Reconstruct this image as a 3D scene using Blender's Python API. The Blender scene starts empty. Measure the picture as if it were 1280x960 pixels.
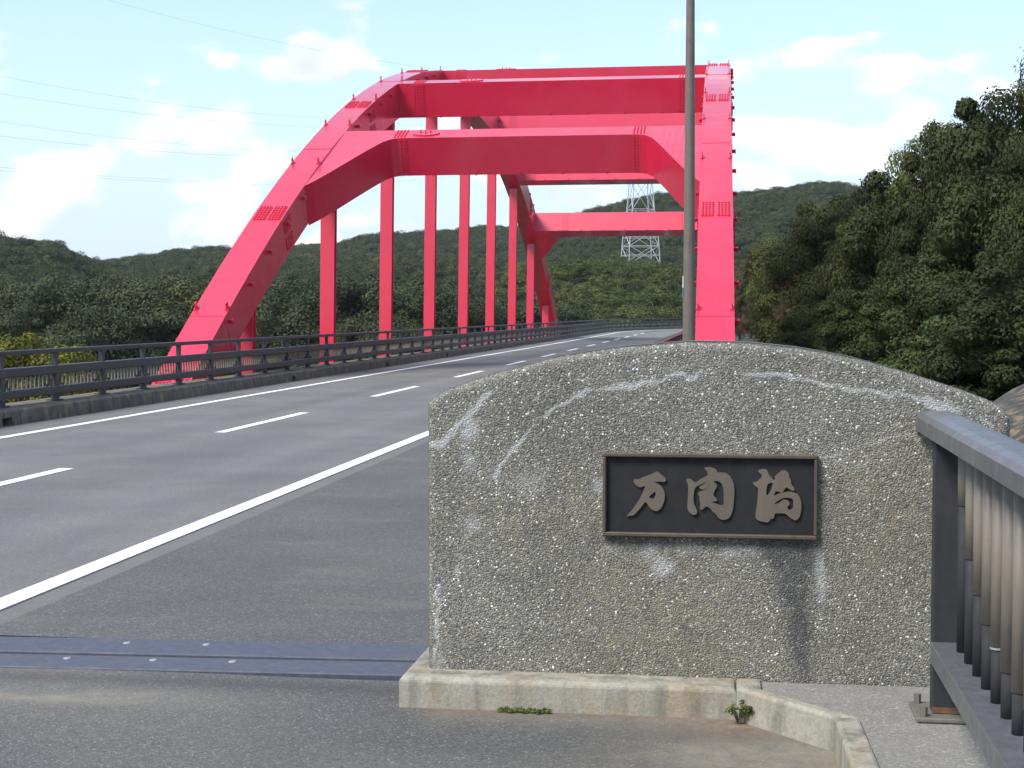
import bpy, math, random
import numpy as np
from mathutils import Vector, Matrix
from mathutils.geometry import tessellate_polygon

random.seed(7)
rng = np.random.default_rng(7)
PI = math.pi
scene = bpy.context.scene
COL = scene.collection

# ------------------------------------------------------------------ camera, sky, sun, exposure
FPX = 1930.0
YAW = math.atan(272 / FPX)
PITCH = math.atan(89 / FPX)
CAMH = 1.65
cam = bpy.data.cameras.new('camera')
cam.sensor_width = 36.0
cam.lens = 36.0 * FPX / 1280.0
cam.clip_start = 0.05
cam.clip_end = 9000
cam_ob = bpy.data.objects.new('camera', cam)
COL.objects.link(cam_ob)
cam_ob.location = (0, 0, CAMH)
cam_ob.rotation_euler = (PI / 2 - PITCH, 0, YAW)
scene.camera = cam_ob

SUN_EL = math.radians(50)
SUN_AZ = math.radians(222)          # compass-like angle, clockwise from +Y: behind the camera, a little left
sd = Vector((math.sin(SUN_AZ) * math.cos(SUN_EL), math.cos(SUN_AZ) * math.cos(SUN_EL), math.sin(SUN_EL)))
sun = bpy.data.lights.new('sun', 'SUN')
sun.energy = 2.1
sun.angle = math.radians(20)
sun.color = (1.0, 0.955, 0.89)
sun_ob = bpy.data.objects.new('sun', sun)
COL.objects.link(sun_ob)
sun_ob.location = (-20, -40, 60)
sun_ob.rotation_euler = (-sd).to_track_quat('-Z', 'Y').to_euler()

scene.render.engine = 'CYCLES'
scene.cycles.max_bounces = 5
scene.cycles.transmission_bounces = 2
scene.view_settings.view_transform = 'Standard'
scene.view_settings.look = 'None'
scene.view_settings.gamma = 1.0
scene.view_settings.use_curve_mapping = False
scene.view_settings.exposure = 1.27


def pix_dir(x, y):
    """unit world direction of a photo pixel (1280x960)"""
    fw0 = Vector((-math.sin(YAW), math.cos(YAW), 0)); rt = Vector((math.cos(YAW), math.sin(YAW), 0)); u0 = Vector((0, 0, 1))
    fw = fw0 * math.cos(PITCH) - u0 * math.sin(PITCH); up = u0 * math.cos(PITCH) + fw0 * math.sin(PITCH)
    return (fw + rt * ((x - 640) / FPX) - up * ((y - 480) / FPX)).normalized()


world = bpy.data.worlds.new('World')
scene.world = world
world.use_nodes = True


def build_world():
    nt = world.node_tree
    N, L = nt.nodes, nt.links
    for n in list(N): N.remove(n)
    out = N.new('ShaderNodeOutputWorld'); bg = N.new('ShaderNodeBackground')
    L.new(bg.outputs[0], out.inputs[0])
    bg.inputs['Strength'].default_value = 0.11
    sky = N.new('ShaderNodeTexSky'); sky.sky_type = 'NISHITA'; sky.sun_disc = False
    sky.sun_elevation = SUN_EL; sky.sun_rotation = SUN_AZ
    sky.air_density = 1.0; sky.dust_density = 0.6; sky.ozone_density = 2.0

    def math_(op, a, b=None, c=None, clamp=False):
        m = N.new('ShaderNodeMath'); m.operation = op; m.use_clamp = clamp
        for i, v in enumerate((a, b, c)):
            if v is None: continue
            if isinstance(v, (int, float)): m.inputs[i].default_value = v
            else: L.new(v, m.inputs[i])
        return m.outputs[0]

    def vmath(op, a, b):
        m = N.new('ShaderNodeVectorMath'); m.operation = op
        for i, v in enumerate((a, b)):
            if v is None: continue
            if isinstance(v, (tuple, Vector)): m.inputs[i].default_value = v
            else: L.new(v, m.inputs[i])
        return m

    tc = N.new('ShaderNodeTexCoord')
    d = vmath('NORMALIZE', tc.outputs['Generated'], None).outputs[0]

    def fbm(vec, scale, detail, rough):
        n = N.new('ShaderNodeTexNoise'); n.inputs['Scale'].default_value = scale
        n.inputs['Detail'].default_value = detail; n.inputs['Roughness'].default_value = rough
        L.new(vec, n.inputs['Vector']); return n.outputs['Fac']

    def density(offz, banks=True):
        v = vmath('ADD', d, (0, 0, offz)).outputs[0]
        st = vmath('MULTIPLY', v, (1, 1, 1.9)).outputs[0]
        n1 = fbm(st, 15.0, 6 if banks else 1.5, 0.5)
        if not banks: return math_('MULTIPLY_ADD', n1, 1.9, -1.02)
        # cumulus banks: where clouds gather (direction, half width, half height, weight)
        acc = None
        for (px, py, rx, ry, w) in BANKS:
            c = pix_dir(px, py)
            q = vmath('SUBTRACT', v, c).outputs[0]
            q = vmath('MULTIPLY', q, (FPX / rx, FPX / rx, FPX / ry)).outputs[0]
            ln = N.new('ShaderNodeVectorMath'); ln.operation = 'LENGTH'; L.new(q, ln.inputs[0])
            mr = N.new('ShaderNodeMapRange'); mr.interpolation_type = 'SMOOTHSTEP'
            L.new(ln.outputs['Value'], mr.inputs[0])
            mr.inputs[1].default_value = 1.5; mr.inputs[2].default_value = 0.0
            mr.inputs[3].default_value = 0.0; mr.inputs[4].default_value = w
            acc = mr.outputs[0] if acc is None else math_('MAXIMUM', acc, mr.outputs[0])
        return math_('ADD', math_('MULTIPLY_ADD', n1, 2.5, -1.34), acc)

    BANKS = [(250, 195, 150, 75, .55), (60, 215, 150, 60, .58), (150, 262, 330, 62, .45), (275, 165, 70, 48, .74),
             (400, 84, 85, 32, .64), (30, 160, 50, 25, .35), (660, 78, 55, 22, .5), (965, 74, 95, 40, .66),
             (1165, 98, 125, 54, .72), (1010, 185, 140, 60, .66), (1180, 175, 80, 38, .4), (560, 190, 260, 60, .45),
             (700, 235, 130, 50, .5), (940, 205, 90, 40, .5), (60, 330, 500, 60, .22),
             (-500, 180, 300, 100, .45), (1800, 150, 300, 90, .45), (-200, -300, 300, 80, .4), (900, -420, 350, 90, .4)]
    den = density(0.0)
    den0 = density(0.0, False); den2 = density(0.02, False)
    mr = N.new('ShaderNodeMapRange'); mr.interpolation_type = 'SMOOTHSTEP'
    L.new(den, mr.inputs[0]); mr.inputs[1].default_value = 0.17; mr.inputs[2].default_value = 0.50
    mr.inputs[3].default_value = 0.0; mr.inputs[4].default_value = 0.96
    # thicker air above a point -> greyer cloud base
    sh = N.new('ShaderNodeMapRange'); L.new(math_('SUBTRACT', den2, den0), sh.inputs[0])
    sh.inputs[1].default_value = -0.22; sh.inputs[2].default_value = 0.30
    ramp = N.new('ShaderNodeMix'); ramp.data_type = 'RGBA'
    L.new(sh.outputs[0], ramp.inputs['Factor'])
    ramp.inputs['A'].default_value = (4.9, 4.9, 4.9, 1)
    ramp.inputs['B'].default_value = (3.25, 3.55, 3.95, 1)
    # thin veil of haze over the whole sky, thickest at the horizon
    sepd = N.new('ShaderNodeSeparateXYZ'); L.new(d, sepd.inputs[0])
    el = N.new('ShaderNodeMapRange'); el.interpolation_type = 'SMOOTHSTEP'; L.new(sepd.outputs['Z'], el.inputs[0])
    el.inputs[1].default_value = 0.0; el.inputs[2].default_value = 0.22; el.inputs[3].default_value = 0.92; el.inputs[4].default_value = 0.34
    tint = N.new('ShaderNodeMix'); tint.data_type = 'RGBA'
    L.new(el.outputs[0], tint.inputs['Factor'])
    L.new(sky.outputs[0], tint.inputs['A']); tint.inputs['B'].default_value = VEIL
    mix = N.new('ShaderNodeMix'); mix.data_type = 'RGBA'
    L.new(mr.outputs[0], mix.inputs['Factor']); L.new(tint.outputs['Result'], mix.inputs['A']); L.new(ramp.outputs['Result'], mix.inputs['B'])
    L.new(mix.outputs['Result'], bg.inputs['Color'])


VEIL = (2.7, 3.28, 3.95, 1)
build_world()

# ------------------------------------------------------------------ materials
MATS = {}


class NT:
    def __init__(self, name):
        self.m = bpy.data.materials.new(name); self.m.use_nodes = True
        self.t = self.m.node_tree; self.N = self.t.nodes; self.L = self.t.links
        self.b = self.N['Principled BSDF']; self.out = self.N['Material Output']
        self.geo = self.N.new('ShaderNodeNewGeometry'); self.tc = self.N.new('ShaderNodeTexCoord')
        self.pos = self.geo.outputs['Position']
        MATS[name] = self.m

    def noise(self, scale, detail=4, rough=0.55, vec=None, out='Fac'):
        n = self.N.new('ShaderNodeTexNoise'); n.inputs['Scale'].default_value = scale
        n.inputs['Detail'].default_value = detail; n.inputs['Roughness'].default_value = rough
        self.L.new(vec if vec is not None else self.pos, n.inputs['Vector']); return n.outputs[out]

    def voro(self, scale, feature='F1', vec=None, out='Distance', rnd=1.0):
        n = self.N.new('ShaderNodeTexVoronoi'); n.feature = feature; n.inputs['Scale'].default_value = scale
        n.inputs['Randomness'].default_value = rnd
        self.L.new(vec if vec is not None else self.pos, n.inputs['Vector']); return n.outputs[out]

    def scaled(self, s, vec=None):
        m = self.N.new('ShaderNodeVectorMath'); m.operation = 'MULTIPLY'
        self.L.new(vec if vec is not None else self.pos, m.inputs[0]); m.inputs[1].default_value = s
        return m.outputs[0]

    def ramp(self, fac, stops, interp='LINEAR'):
        r = self.N.new('ShaderNodeValToRGB'); r.color_ramp.interpolation = interp
        e = r.color_ramp.elements
        while len(e) < len(stops): e.new(0.5)
        for i, (p, c) in enumerate(stops):
            e[i].position = p
            e[i].color = (c, c, c, 1) if isinstance(c, (int, float)) else (*c, 1)
        self.L.new(fac, r.inputs[0]); return r.outputs[0]

    def mix(self, fac, a, b, blend='MIX'):
        m = self.N.new('ShaderNodeMix'); m.data_type = 'RGBA'; m.blend_type = blend
        for s, v in (('Factor', fac), ('A', a), ('B', b)):
            if isinstance(v, (int, float)): m.inputs[s].default_value = v if s == 'Factor' else (v, v, v, 1)
            elif isinstance(v, tuple): m.inputs[s].default_value = (*v, 1)
            else: self.L.new(v, m.inputs[s])
        return m.outputs['Result']

    def math(self, op, a, b=None, clamp=False):
        m = self.N.new('ShaderNodeMath'); m.operation = op; m.use_clamp = clamp
        for i, v in enumerate((a, b)):
            if v is None: continue
            if isinstance(v, (int, float)): m.inputs[i].default_value = v
            else: self.L.new(v, m.inputs[i])
        return m.outputs[0]

    def attr(self, name, out='Fac'):
        a = self.N.new('ShaderNodeAttribute'); a.attribute_name = name; return a.outputs[out]

    def sep(self, col):
        s = self.N.new('ShaderNodeSeparateColor'); self.L.new(col, s.inputs[0]); return s.outputs

    def xyz(self):
        s = self.N.new('ShaderNodeSeparateXYZ'); self.L.new(self.pos, s.inputs[0]); return s.outputs

    def set(self, name, v):
        s = self.b.inputs[name]
        if isinstance(v, (int, float)): s.default_value = v
        elif isinstance(v, tuple): s.default_value = (*v, 1)
        else: self.L.new(v, s)
        return self

    def bump(self, h, dist, strength=1.0):
        n = self.N.new('ShaderNodeBump'); n.inputs['Distance'].default_value = dist; n.inputs['Strength'].default_value = strength
        self.L.new(h, n.inputs['Height']); self.L.new(n.outputs[0], self.b.inputs['Normal'])


def mk_red():
    t = NT('red_bridge_paint')
    n = t.noise(0.35, 5, .6); st = t.noise(1.0, 4, .6, t.scaled((5, 5, .45)))
    c = t.mix(t.ramp(n, [(.35, 0.0), (.7, 1.0)]), (.60, .008, .042), (.66, .013, .055))
    c = t.mix(t.math('MULTIPLY', t.ramp(st, [(.55, 0.0), (.8, 1.0)]), .25), c, (.40, .022, .045))
    fd = t.noise(.9, 6, .68)
    c = t.mix(t.math('MULTIPLY', t.ramp(fd, [(.5, 0.0), (.75, 1.0)]), .45), c, (.60, .040, .095))
    rn = t.noise(1.0, 5, .7, t.scaled((14, 14, .8)))
    c = t.mix(t.math('MULTIPLY', t.ramp(rn, [(.6, 0.0), (.78, 1.0)]), .35), c, (.26, .016, .03))
    t.set('Base Color', c).set('Roughness', t.ramp(t.noise(2, 4), [(.3, .36), (.7, .50)])).set('Specular IOR Level', .5).set('Coat Weight', .9).set('Coat Roughness', t.ramp(fd, [(.3, .08), (.7, .2)]))
    t.bump(t.noise(1.1, 2), .006, .5)


def mk_asphalt(name, base, agg_scale, contrast, dirt=True, tracks=False):
    t = NT(name)
    v = t.voro(agg_scale, out='Color')
    g = t.sep(v)[0]
    stone = t.ramp(g, [(0, base * (1 - contrast)), (.6, base), (.9, base * (1 + contrast)), (.965, base * (1 + 1.6 * contrast)), (1.0, base * (1 + 5 * contrast))])
    fine = t.noise(agg_scale * 1.7, 3, .7)
    c = t.mix(.5, stone, t.ramp(fine, [(.3, base * .75), (.7, base * 1.3)]))
    big = t.noise(.55, 5, .6)
    c = t.mix(1.0, c, t.ramp(big, [(.3, .82), (.72, 1.16)]), 'MULTIPLY')
    if tracks:
        # worn, paler wheel paths along the lanes
        x = t.xyz()[0]
        wv = t.noise(1.0, 3, .5, t.scaled((.9, .012, 1)))
        c = t.mix(1.0, c, t.ramp(wv, [(.35, .86), (.65, 1.14)]), 'MULTIPLY')
    if dirt:
        dn = t.noise(.9, 6, .62, t.scaled((.7, 1.6, 1)))
        c = t.mix(t.math('MULTIPLY', t.ramp(dn, [(.56, 0.0), (.72, 1.0)]), .45), c, (.165, .15, .125))
    c = t.mix(1.0, c, (1.04, 1.02, .95), 'MULTIPLY')
    t.set('Base Color', c).set('Roughness', .82).set('Specular IOR Level', .4)
    t.bump(t.math('ADD', t.voro(agg_scale), t.math('MULTIPLY', fine, .6)), .003, .5)
    return t


def mk_foreground_asphalt():
    t = mk_asphalt('approach_asphalt', .088, 150, .75, dirt=False)
    # grit and silt swept against the plinth and kerb, painted as masks in the vertex colours of the sheet
    c0 = t.b.inputs['Base Color'].links[0].from_socket
    a = t.sep(t.attr('stain', 'Color'))
    n = t.noise(9, 6, .65)
    silt = t.math('MULTIPLY', a[0], t.ramp(n, [(.3, .35), (.65, 1.0)]))
    c = t.mix(t.math('MULTIPLY', silt, .9), c0, (.235, .205, .155))
    red = t.math('MULTIPLY', a[1], t.ramp(t.noise(22, 5, .7), [(.4, 0.0), (.62, 1.0)]))
    c = t.mix(t.math('MULTIPLY', red, .8), c, (.17, .088, .05))
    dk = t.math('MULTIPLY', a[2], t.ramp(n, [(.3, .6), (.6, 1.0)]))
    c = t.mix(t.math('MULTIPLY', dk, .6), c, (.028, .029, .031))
    t.set('Base Color', c)


def mk_paint():
    t = NT('white_road_paint')
    w = t.noise(14, 6, .7); sp = t.noise(120, 3, .7)
    f = t.ramp(t.math('ADD', w, t.math('MULTIPLY', sp, .5)), [(.58, 0.0), (.72, 1.0)])
    t.set('Base Color', t.mix(f, (.40, .40, .39), (.80, .80, .79))).set('Roughness', .6)
    t.bump(sp, .002, .5)


def mk_stone():
    t = NT('exposed_aggregate')
    st = t.sep(t.attr('stain', 'Color'))
    wp = t.noise(40, 2, .5, out='Color')
    add = t.N.new('ShaderNodeVectorMath'); add.operation = 'MULTIPLY_ADD'
    t.L.new(wp, add.inputs[0]); add.inputs[1].default_value = (.006, .006, .006); t.L.new(t.pos, add.inputs[2])
    vec = add.outputs[0]
    v1 = t.sep(t.voro(140, vec=vec, out='Color'))
    d1 = t.voro(140, vec=vec)
    d2 = t.voro(250, vec=vec)
    v2 = t.sep(t.voro(250, vec=vec, out='Color'))
    peb = t.ramp(v1[0], [(0, (.045, .045, .045)), (.22, (.085, .083, .076)), (.42, (.16, .145, .115)), (.6, (.115, .115, .11)),
                         (.75, (.225, .205, .16)), (.87, (.20, .20, .19)), (.94, (.38, .365, .32)), (.98, (.64, .63, .59))], 'CONSTANT')
    small = t.ramp(v2[1], [(0, (.06, .058, .052)), (.5, (.14, .13, .11)), (.8, (.24, .225, .19)), (.95, (.5, .48, .43))], 'CONSTANT')
    c = t.mix(t.ramp(v1[2], [(.55, 0.0), (.56, 1.0)]), peb, small)
    gap = t.ramp(d1, [(.45, 0.0), (.62, 1.0)])
    c = t.mix(t.math('MULTIPLY', gap, .72), c, (.10, .097, .088))
    c = t.mix(1.0, c, t.ramp(t.noise(2.2, 5, .6), [(.3, .82), (.7, 1.2)]), 'MULTIPLY')
    och = t.math('MULTIPLY', st[2], t.ramp(t.noise(26, 5, .7), [(.35, .1), (.7, 1.0)]))
    c = t.mix(t.math('MULTIPLY', och, .45), c, (.22, .175, .105))
    # lime bloom bleeding over the pebbles
    ln = t.math('ADD', st[0], t.math('MULTIPLY', t.math('SUBTRACT', t.noise(75, 5, .7), .5), .9))
    lf = t.math('MULTIPLY', t.ramp(ln, [(.28, 0.0), (.75, 1.0)]), t.ramp(st[0], [(.02, 0.0), (.2, 1.0)]))
    c = t.mix(t.math('MULTIPLY', lf, .5), c, (.38, .385, .385))
    dk = t.math('MULTIPLY', st[1], t.ramp(t.noise(18, 5, .7), [(.25, .5), (.6, 1.0)]))
    c = t.mix(t.math('MULTIPLY', dk, .82), c, (.028, .03, .033))
    c = t.mix(1.0, c, (1.46, 1.47, 1.42), 'MULTIPLY')
    t.set('Base Color', c).set('Roughness', .72).set('Specular IOR Level', .45)
    h = t.math('SUBTRACT', 1.0, d1)
    t.bump(t.math('MULTIPLY_ADD' if False else 'ADD', h, t.math('MULTIPLY', d2, -.4)), .005, 1.0)


def mk_concrete(name, a, b, streak=True, speck=0.0):
    t = NT(name)
    n = t.noise(3.5, 7, .65)
    c = t.mix(t.ramp(n, [(.3, 0.0), (.7, 1.0)]), a, b)
    if streak:
        s = t.noise(1.0, 5, .62, t.scaled((9, 9, 1.6)))
        c = t.mix(t.math('MULTIPLY', t.ramp(s, [(.46, 0.0), (.64, 1.0)]), .65), c, tuple(x * .36 for x in a))
        s2 = t.noise(1.0, 5, .62, t.scaled((6, 6, 3)))
        c = t.mix(t.math('MULTIPLY', t.ramp(s2, [(.5, 0.0), (.66, 1.0)]), .6), c, (.30, .225, .135))
    if speck:
        g = t.sep(t.voro(150, out='Color'))
        c = t.mix(speck, c, t.ramp(g[0], [(0, .06), (.5, .16), (.85, .3), (.96, .6)], 'CONSTANT'))
    c = t.mix(1.0, c, t.ramp(t.noise(60, 4, .7), [(.3, .8), (.7, 1.18)]), 'MULTIPLY')
    t.set('Base Color', c).set('Roughness', .85)
    t.bump(t.math('ADD', t.noise(90, 4, .7), t.noise(14, 4, .6)), .004, .6)


def mk_metal_paint(name, col, rough=.45, wear=(.16, .15, .14), amt=.25, metallic=0.0):
    t = NT(name)
    n = t.noise(5, 6, .65); s = t.noise(1.0, 4, .6, t.scaled((22, 22, 2.5)))
    c = t.mix(t.math('MULTIPLY', t.ramp(n, [(.5, 0.0), (.72, 1.0)]), amt), col, wear)
    c = t.mix(1.0, c, t.ramp(s, [(.3, .85), (.7, 1.15)]), 'MULTIPLY')
    t.set('Base Color', c).set('Roughness', t.ramp(t.noise(18, 4), [(.3, rough - .08), (.7, rough + .1)])).set('Metallic', metallic)
    t.bump(t.noise(70, 3), .0008, .5)


def mk_leaf(name, dark, light, extra=None, per_object=False):
    t = NT(name)
    tint = t.attr('tint')
    if per_object:
        oi = t.N.new('ShaderNodeObjectInfo')
        f = t.math('ADD', t.math('MULTIPLY', tint, .45), t.math('MULTIPLY', oi.outputs['Random'], .6), True)
    else:
        f = tint
    stops = [(0.0, dark), (.75, light)]
    if extra: stops.append((.97, extra))
    c = t.ramp(f, stops)
    t.set('Base Color', c).set('Roughness', .7).set('Specular IOR Level', .18)
    tr = t.N.new('ShaderNodeBsdfTranslucent'); t.L.new(c, tr.inputs[0])
    mx = t.N.new('ShaderNodeMixShader'); mx.inputs[0].default_value = .15
    t.L.new(t.b.outputs[0], mx.inputs[1]); t.L.new(tr.outputs[0], mx.inputs[2]); t.L.new(mx.outputs[0], t.out.inputs[0])


def mk_plain(name, col, rough=.6, metallic=0.0, noise=.12, scale=20):
    t = NT(name)
    c = t.mix(1.0, col, t.ramp(t.noise(scale, 5, .65), [(.3, 1 - noise), (.7, 1 + noise)]), 'MULTIPLY')
    t.set('Base Color', c).set('Roughness', rough).set('Metallic', metallic)


mk_red()
mk_asphalt('carriageway_asphalt', .130, 90, .3, tracks=True)
mk_asphalt('shoulder_asphalt', .092, 120, .6)
mk_asphalt('worn_far_asphalt', .15, 60, .2)
mk_asphalt('patch_asphalt', .075, 70, .25)
mk_foreground_asphalt()
mk_paint()
mk_stone()
mk_concrete('plinth_concrete', (.25, .235, .19), (.35, .325, .26))
mk_concrete('slab_concrete', (.19, .18, .16), (.28, .265, .23), False, .3)
mk_concrete('kerb_concrete', (.095, .085, .066), (.15, .134, .102))
mk_concrete('gutter_concrete', (.12, .115, .105), (.155, .15, .135), False)
mk_concrete('sprayed_concrete', (.04, .035, .028), (.065, .057, .045))  # base colour darkened to stand in for the shade on the bank
mk_metal_paint('railing_paint', (.040, .041, .045), .42, (.11, .105, .10), .3)
mk_metal_paint('railing_top_paint', (.10, .10, .105), .34, (.17, .17, .17), .4)
mk_metal_paint('railing_tan_paint', (.19, .162, .128), .5, (.10, .085, .07), .35)
mk_metal_paint('railing_black_paint', (.020, .021, .023), .8, (.05, .05, .05), .3)
mk_metal_paint('lamp_post_paint', (.135, .108, .085), .5, (.085, .065, .05), .5)
mk_metal_paint('joint_steel', (.066, .074, .100), .68, (.12, .095, .085), .5, .0)
mk_metal_paint('base_steel', (.13, .12, .10), .65, (.10, .07, .05), .5)
mk_plain('joint_groove', (.035, .022, .018), .9)
mk_plain('bolt_steel', (.30, .30, .30), .6, .2)
mk_metal_paint('bronze_frame', (.090, .070, .048), .5, (.10, .08, .06), .5, .25)
mk_metal_paint('bronze_letter', (.125, .101, .076), .55, (.13, .10, .075), .4, .15)
mk_metal_paint('plaque_field', (.007, .0075, .008), .75, (.014, .014, .015), .5)
mk_plain('galvanised', (.42, .43, .43), .5, .0, .08, 2)
mk_plain('wire', (.60, .65, .70), .6)
mk_plain('bark', (.085, .068, .05), .9, 0, .35, 9)
mk_plain('soil', (.045, .045, .026), .95, 0, .35, .4)
mk_plain('sea_water', (.02, .045, .06), .12)
mk_plain('sticker_white', (.8, .8, .8), .5, 0, .03)
mk_plain('sticker_blue', (.05, .22, .42), .5, 0, .03)
mk_plain('rust', (.12, .06, .035), .85, 0, .4, 30)
mk_plain('lamp_glass', (.7, .7, .66), .2)
mk_plain('drain_dark', (.01, .01, .01), .9)
mk_leaf('far_leaf', (.032, .046, .024), (.068, .080, .036), (.12, .12, .042), True)
mk_leaf('knoll_leaf', (.045, .065, .022), (.105, .120, .036), (.15, .135, .035), True)
mk_leaf('evergreen_leaf', (.018, .025, .009), (.056, .064, .020), (.11, .115, .030), True)
mk_leaf('broad_leaf', (.040, .062, .018), (.105, .125, .032), (.17, .175, .04), True)
mk_leaf('autumn_leaf', (.045, .048, .022), (.095, .078, .034), (.19, .09, .03))
mk_leaf('vine_leaf', (.06, .085, .018), (.17, .17, .03), (.24, .12, .035))
mk_leaf('weed_leaf', (.05, .08, .02), (.12, .145, .035))

# ------------------------------------------------------------------ mesh helpers


class MB:
    def __init__(self): self.v = []; self.f = []; self.m = []; self.mi = 0

    def add(self, vs, fs):
        o = len(self.v); self.v += [tuple(p) for p in vs]
        self.f += [tuple(i + o for i in q) for q in fs]; self.m += [self.mi] * len(fs); return self

    def hexa(self, p):   # 8 points: bottom ring 0-3, top ring 4-7
        return self.add(p, [(3, 2, 1, 0), (4, 5, 6, 7), (0, 1, 5, 4), (1, 2, 6, 5), (2, 3, 7, 6), (3, 0, 4, 7)])

    def box(self, c, s, rot=None):
        x, y, z = (k / 2 for k in s)
        p = [Vector(q) for q in ((-x, -y, -z), (x, -y, -z), (x, y, -z), (-x, y, -z), (-x, -y, z), (x, -y, z), (x, y, z), (-x, y, z))]
        if rot is not None: p = [rot @ q for q in p]
        return self.hexa([q + Vector(c) for q in p])

    def bbox(self, c, s, b):   # box with all twelve edges chamfered
        x, y, z = (k / 2 for k in s); cx, cy, cz = c
        vs, idx = [], {}
        for sx in (-1, 1):
            for sy in (-1, 1):
                for sz in (-1, 1):
                    for k in range(3):
                        q = [sx * x, sy * y, sz * z]
                        for j in range(3):
                            if j != k: q[j] -= (sx, sy, sz)[j] * b
                        idx[(sx, sy, sz, k)] = len(vs); vs.append((q[0] + cx, q[1] + cy, q[2] + cz))
        fs = []
        I = lambda sx, sy, sz, k: idx[(sx, sy, sz, k)]
        for k in range(3):
            a, d = [j for j in range(3) if j != k]
            for s in (-1, 1):
                ring = []
                for (u, w) in ((-1, -1), (1, -1), (1, 1), (-1, 1)):
                    q = [0, 0, 0]; q[k] = s; q[a] = u; q[d] = w
                    ring.append(I(*q, k))
                fs.append(tuple(ring))
        for k in range(3):   # edges parallel to axis k
            a, d = [j for j in range(3) if j != k]
            for u in (-1, 1):
                for w in (-1, 1):
                    q0 = [0, 0, 0]; q0[a] = u; q0[d] = w; q1 = list(q0); q0[k] = -1; q1[k] = 1
                    fs.append((I(*q0, a), I(*q1, a), I(*q1, d), I(*q0, d)))
        for sx in (-1, 1):
            for sy in (-1, 1):
                for sz in (-1, 1):
                    fs.append((I(sx, sy, sz, 0), I(sx, sy, sz, 1), I(sx, sy, sz, 2)))
        return self.add(vs, fs)

    def tube(self, p0, p1, r0, r1=None, n=10, caps=True):
        r1 = r0 if r1 is None else r1
        p0, p1 = Vector(p0), Vector(p1); d = (p1 - p0).normalized()
        a = d.orthogonal().normalized(); b = d.cross(a)
        vs = []
        for p, r in ((p0, r0), (p1, r1)):
            for i in range(n):
                t = 2 * PI * i / n; vs.append(p + (a * math.cos(t) + b * math.sin(t)) * r)
        fs = [(i, (i + 1) % n, n + (i + 1) % n, n + i) for i in range(n)]
        if caps: fs += [tuple(reversed(range(n))), tuple(range(n, 2 * n))]
        return self.add(vs, fs)

    def path_tube(self, pts, radii, n=8):
        pts = [Vector(p) for p in pts]; vs = []; fs = []
        for k, p in enumerate(pts):
            d = (pts[min(k + 1, len(pts) - 1)] - pts[max(k - 1, 0)]).normalized()
            a = Vector((0, 0, 1)).cross(d)
            a = a.normalized() if a.length > .05 else Vector((1, 0, 0))
            b = d.cross(a).normalized()
            r = radii[k] if isinstance(radii, (list, tuple)) else radii
            for i in range(n):
                t = 2 * PI * i / n; vs.append(p + (a * math.cos(t) + b * math.sin(t)) * r)
        for k in range(len(pts) - 1):
            for i in range(n):
                j = (i + 1) % n; fs.append((k * n + i, k * n + j, (k + 1) * n + j, (k + 1) * n + i))
        fs += [tuple(reversed(range(n))), tuple(range((len(pts) - 1) * n, len(pts) * n))]
        return self.add(vs, fs)

    def sweep(self, path, prof, closed_prof=True):
        """sweep a (side, up) profile along a list of ground points (x, y, z); side is to the right of travel"""
        n = len(prof); vs = []; fs = []
        P = [Vector(p) for p in path]
        for k, p in enumerate(P):
            d = P[min(k + 1, len(P) - 1)] - P[max(k - 1, 0)]; d.z = 0; d.normalize()
            r = Vector((d.y, -d.x, 0))
            for (s, u) in prof: vs.append(p + r * s + Vector((0, 0, u)))
        m = n if closed_prof else n - 1
        for k in range(len(P) - 1):
            for i in range(m):
                j = (i + 1) % n; fs.append((k * n + i, (k + 1) * n + i, (k + 1) * n + j, k * n + j))
        if closed_prof: fs += [tuple(range(n)), tuple(reversed(range((len(P) - 1) * n, len(P) * n)))]
        return self.add(vs, fs)

    def build(self, name, mat, parent=None, smooth=False):
        me = bpy.data.meshes.new(name); me.from_pydata([tuple(p) for p in self.v], [], self.f)
        mats = mat if isinstance(mat, (list, tuple)) else [mat]
        for m in mats: me.materials.append(MATS[m])
        if len(mats) > 1: me.polygons.foreach_set('material_index', self.m)
        if smooth: me.polygons.foreach_set('use_smooth', [True] * len(me.polygons))
        me.update()
        return link(name, me, parent)


def link(name, data, parent=None):
    o = bpy.data.objects.new(name, data); COL.objects.link(o)
    if parent is not None: o.parent = parent
    return o


def tag(o, label=None, cat=None, group=None, kind=None):
    for k, v in (('label', label), ('category', cat), ('group', group), ('kind', kind)):
        if v: o[k] = v
    return o


def thing(name, label, cat, group=None, loc=(0, 0, 0), rz=0):
    o = link(name, None); o.location = loc; o.rotation_euler = (0, 0, rz)
    return tag(o, label, cat, group)


def np_mesh(name, verts, faces, mat, attrs=None, smooth=False):
    """verts (n,3), faces (m,k) with constant k"""
    me = bpy.data.meshes.new(name); n, (m, k) = len(verts), faces.shape
    me.vertices.add(n); me.vertices.foreach_set('co', np.ascontiguousarray(verts, np.float32).ravel())
    me.loops.add(m * k); me.loops.foreach_set('vertex_index', np.ascontiguousarray(faces, np.int32).ravel())
    me.polygons.add(m); me.polygons.foreach_set('loop_start', np.arange(0, m * k, k, dtype=np.int32))
    me.polygons.foreach_set('loop_total', np.full(m, k, np.int32))
    if smooth: me.polygons.foreach_set('use_smooth', np.ones(m, bool))
    me.materials.append(MATS[mat])
    me.update(calc_edges=True)
    for an, arr in (attrs or {}).items():
        if arr.ndim == 1:
            at = me.attributes.new(an, 'FLOAT', 'POINT'); at.data.foreach_set('value', arr.astype(np.float32))
        else:
            at = me.attributes.new(an, 'FLOAT_COLOR', 'POINT'); at.data.foreach_set('color', arr.astype(np.float32).ravel())
    return me


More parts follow.
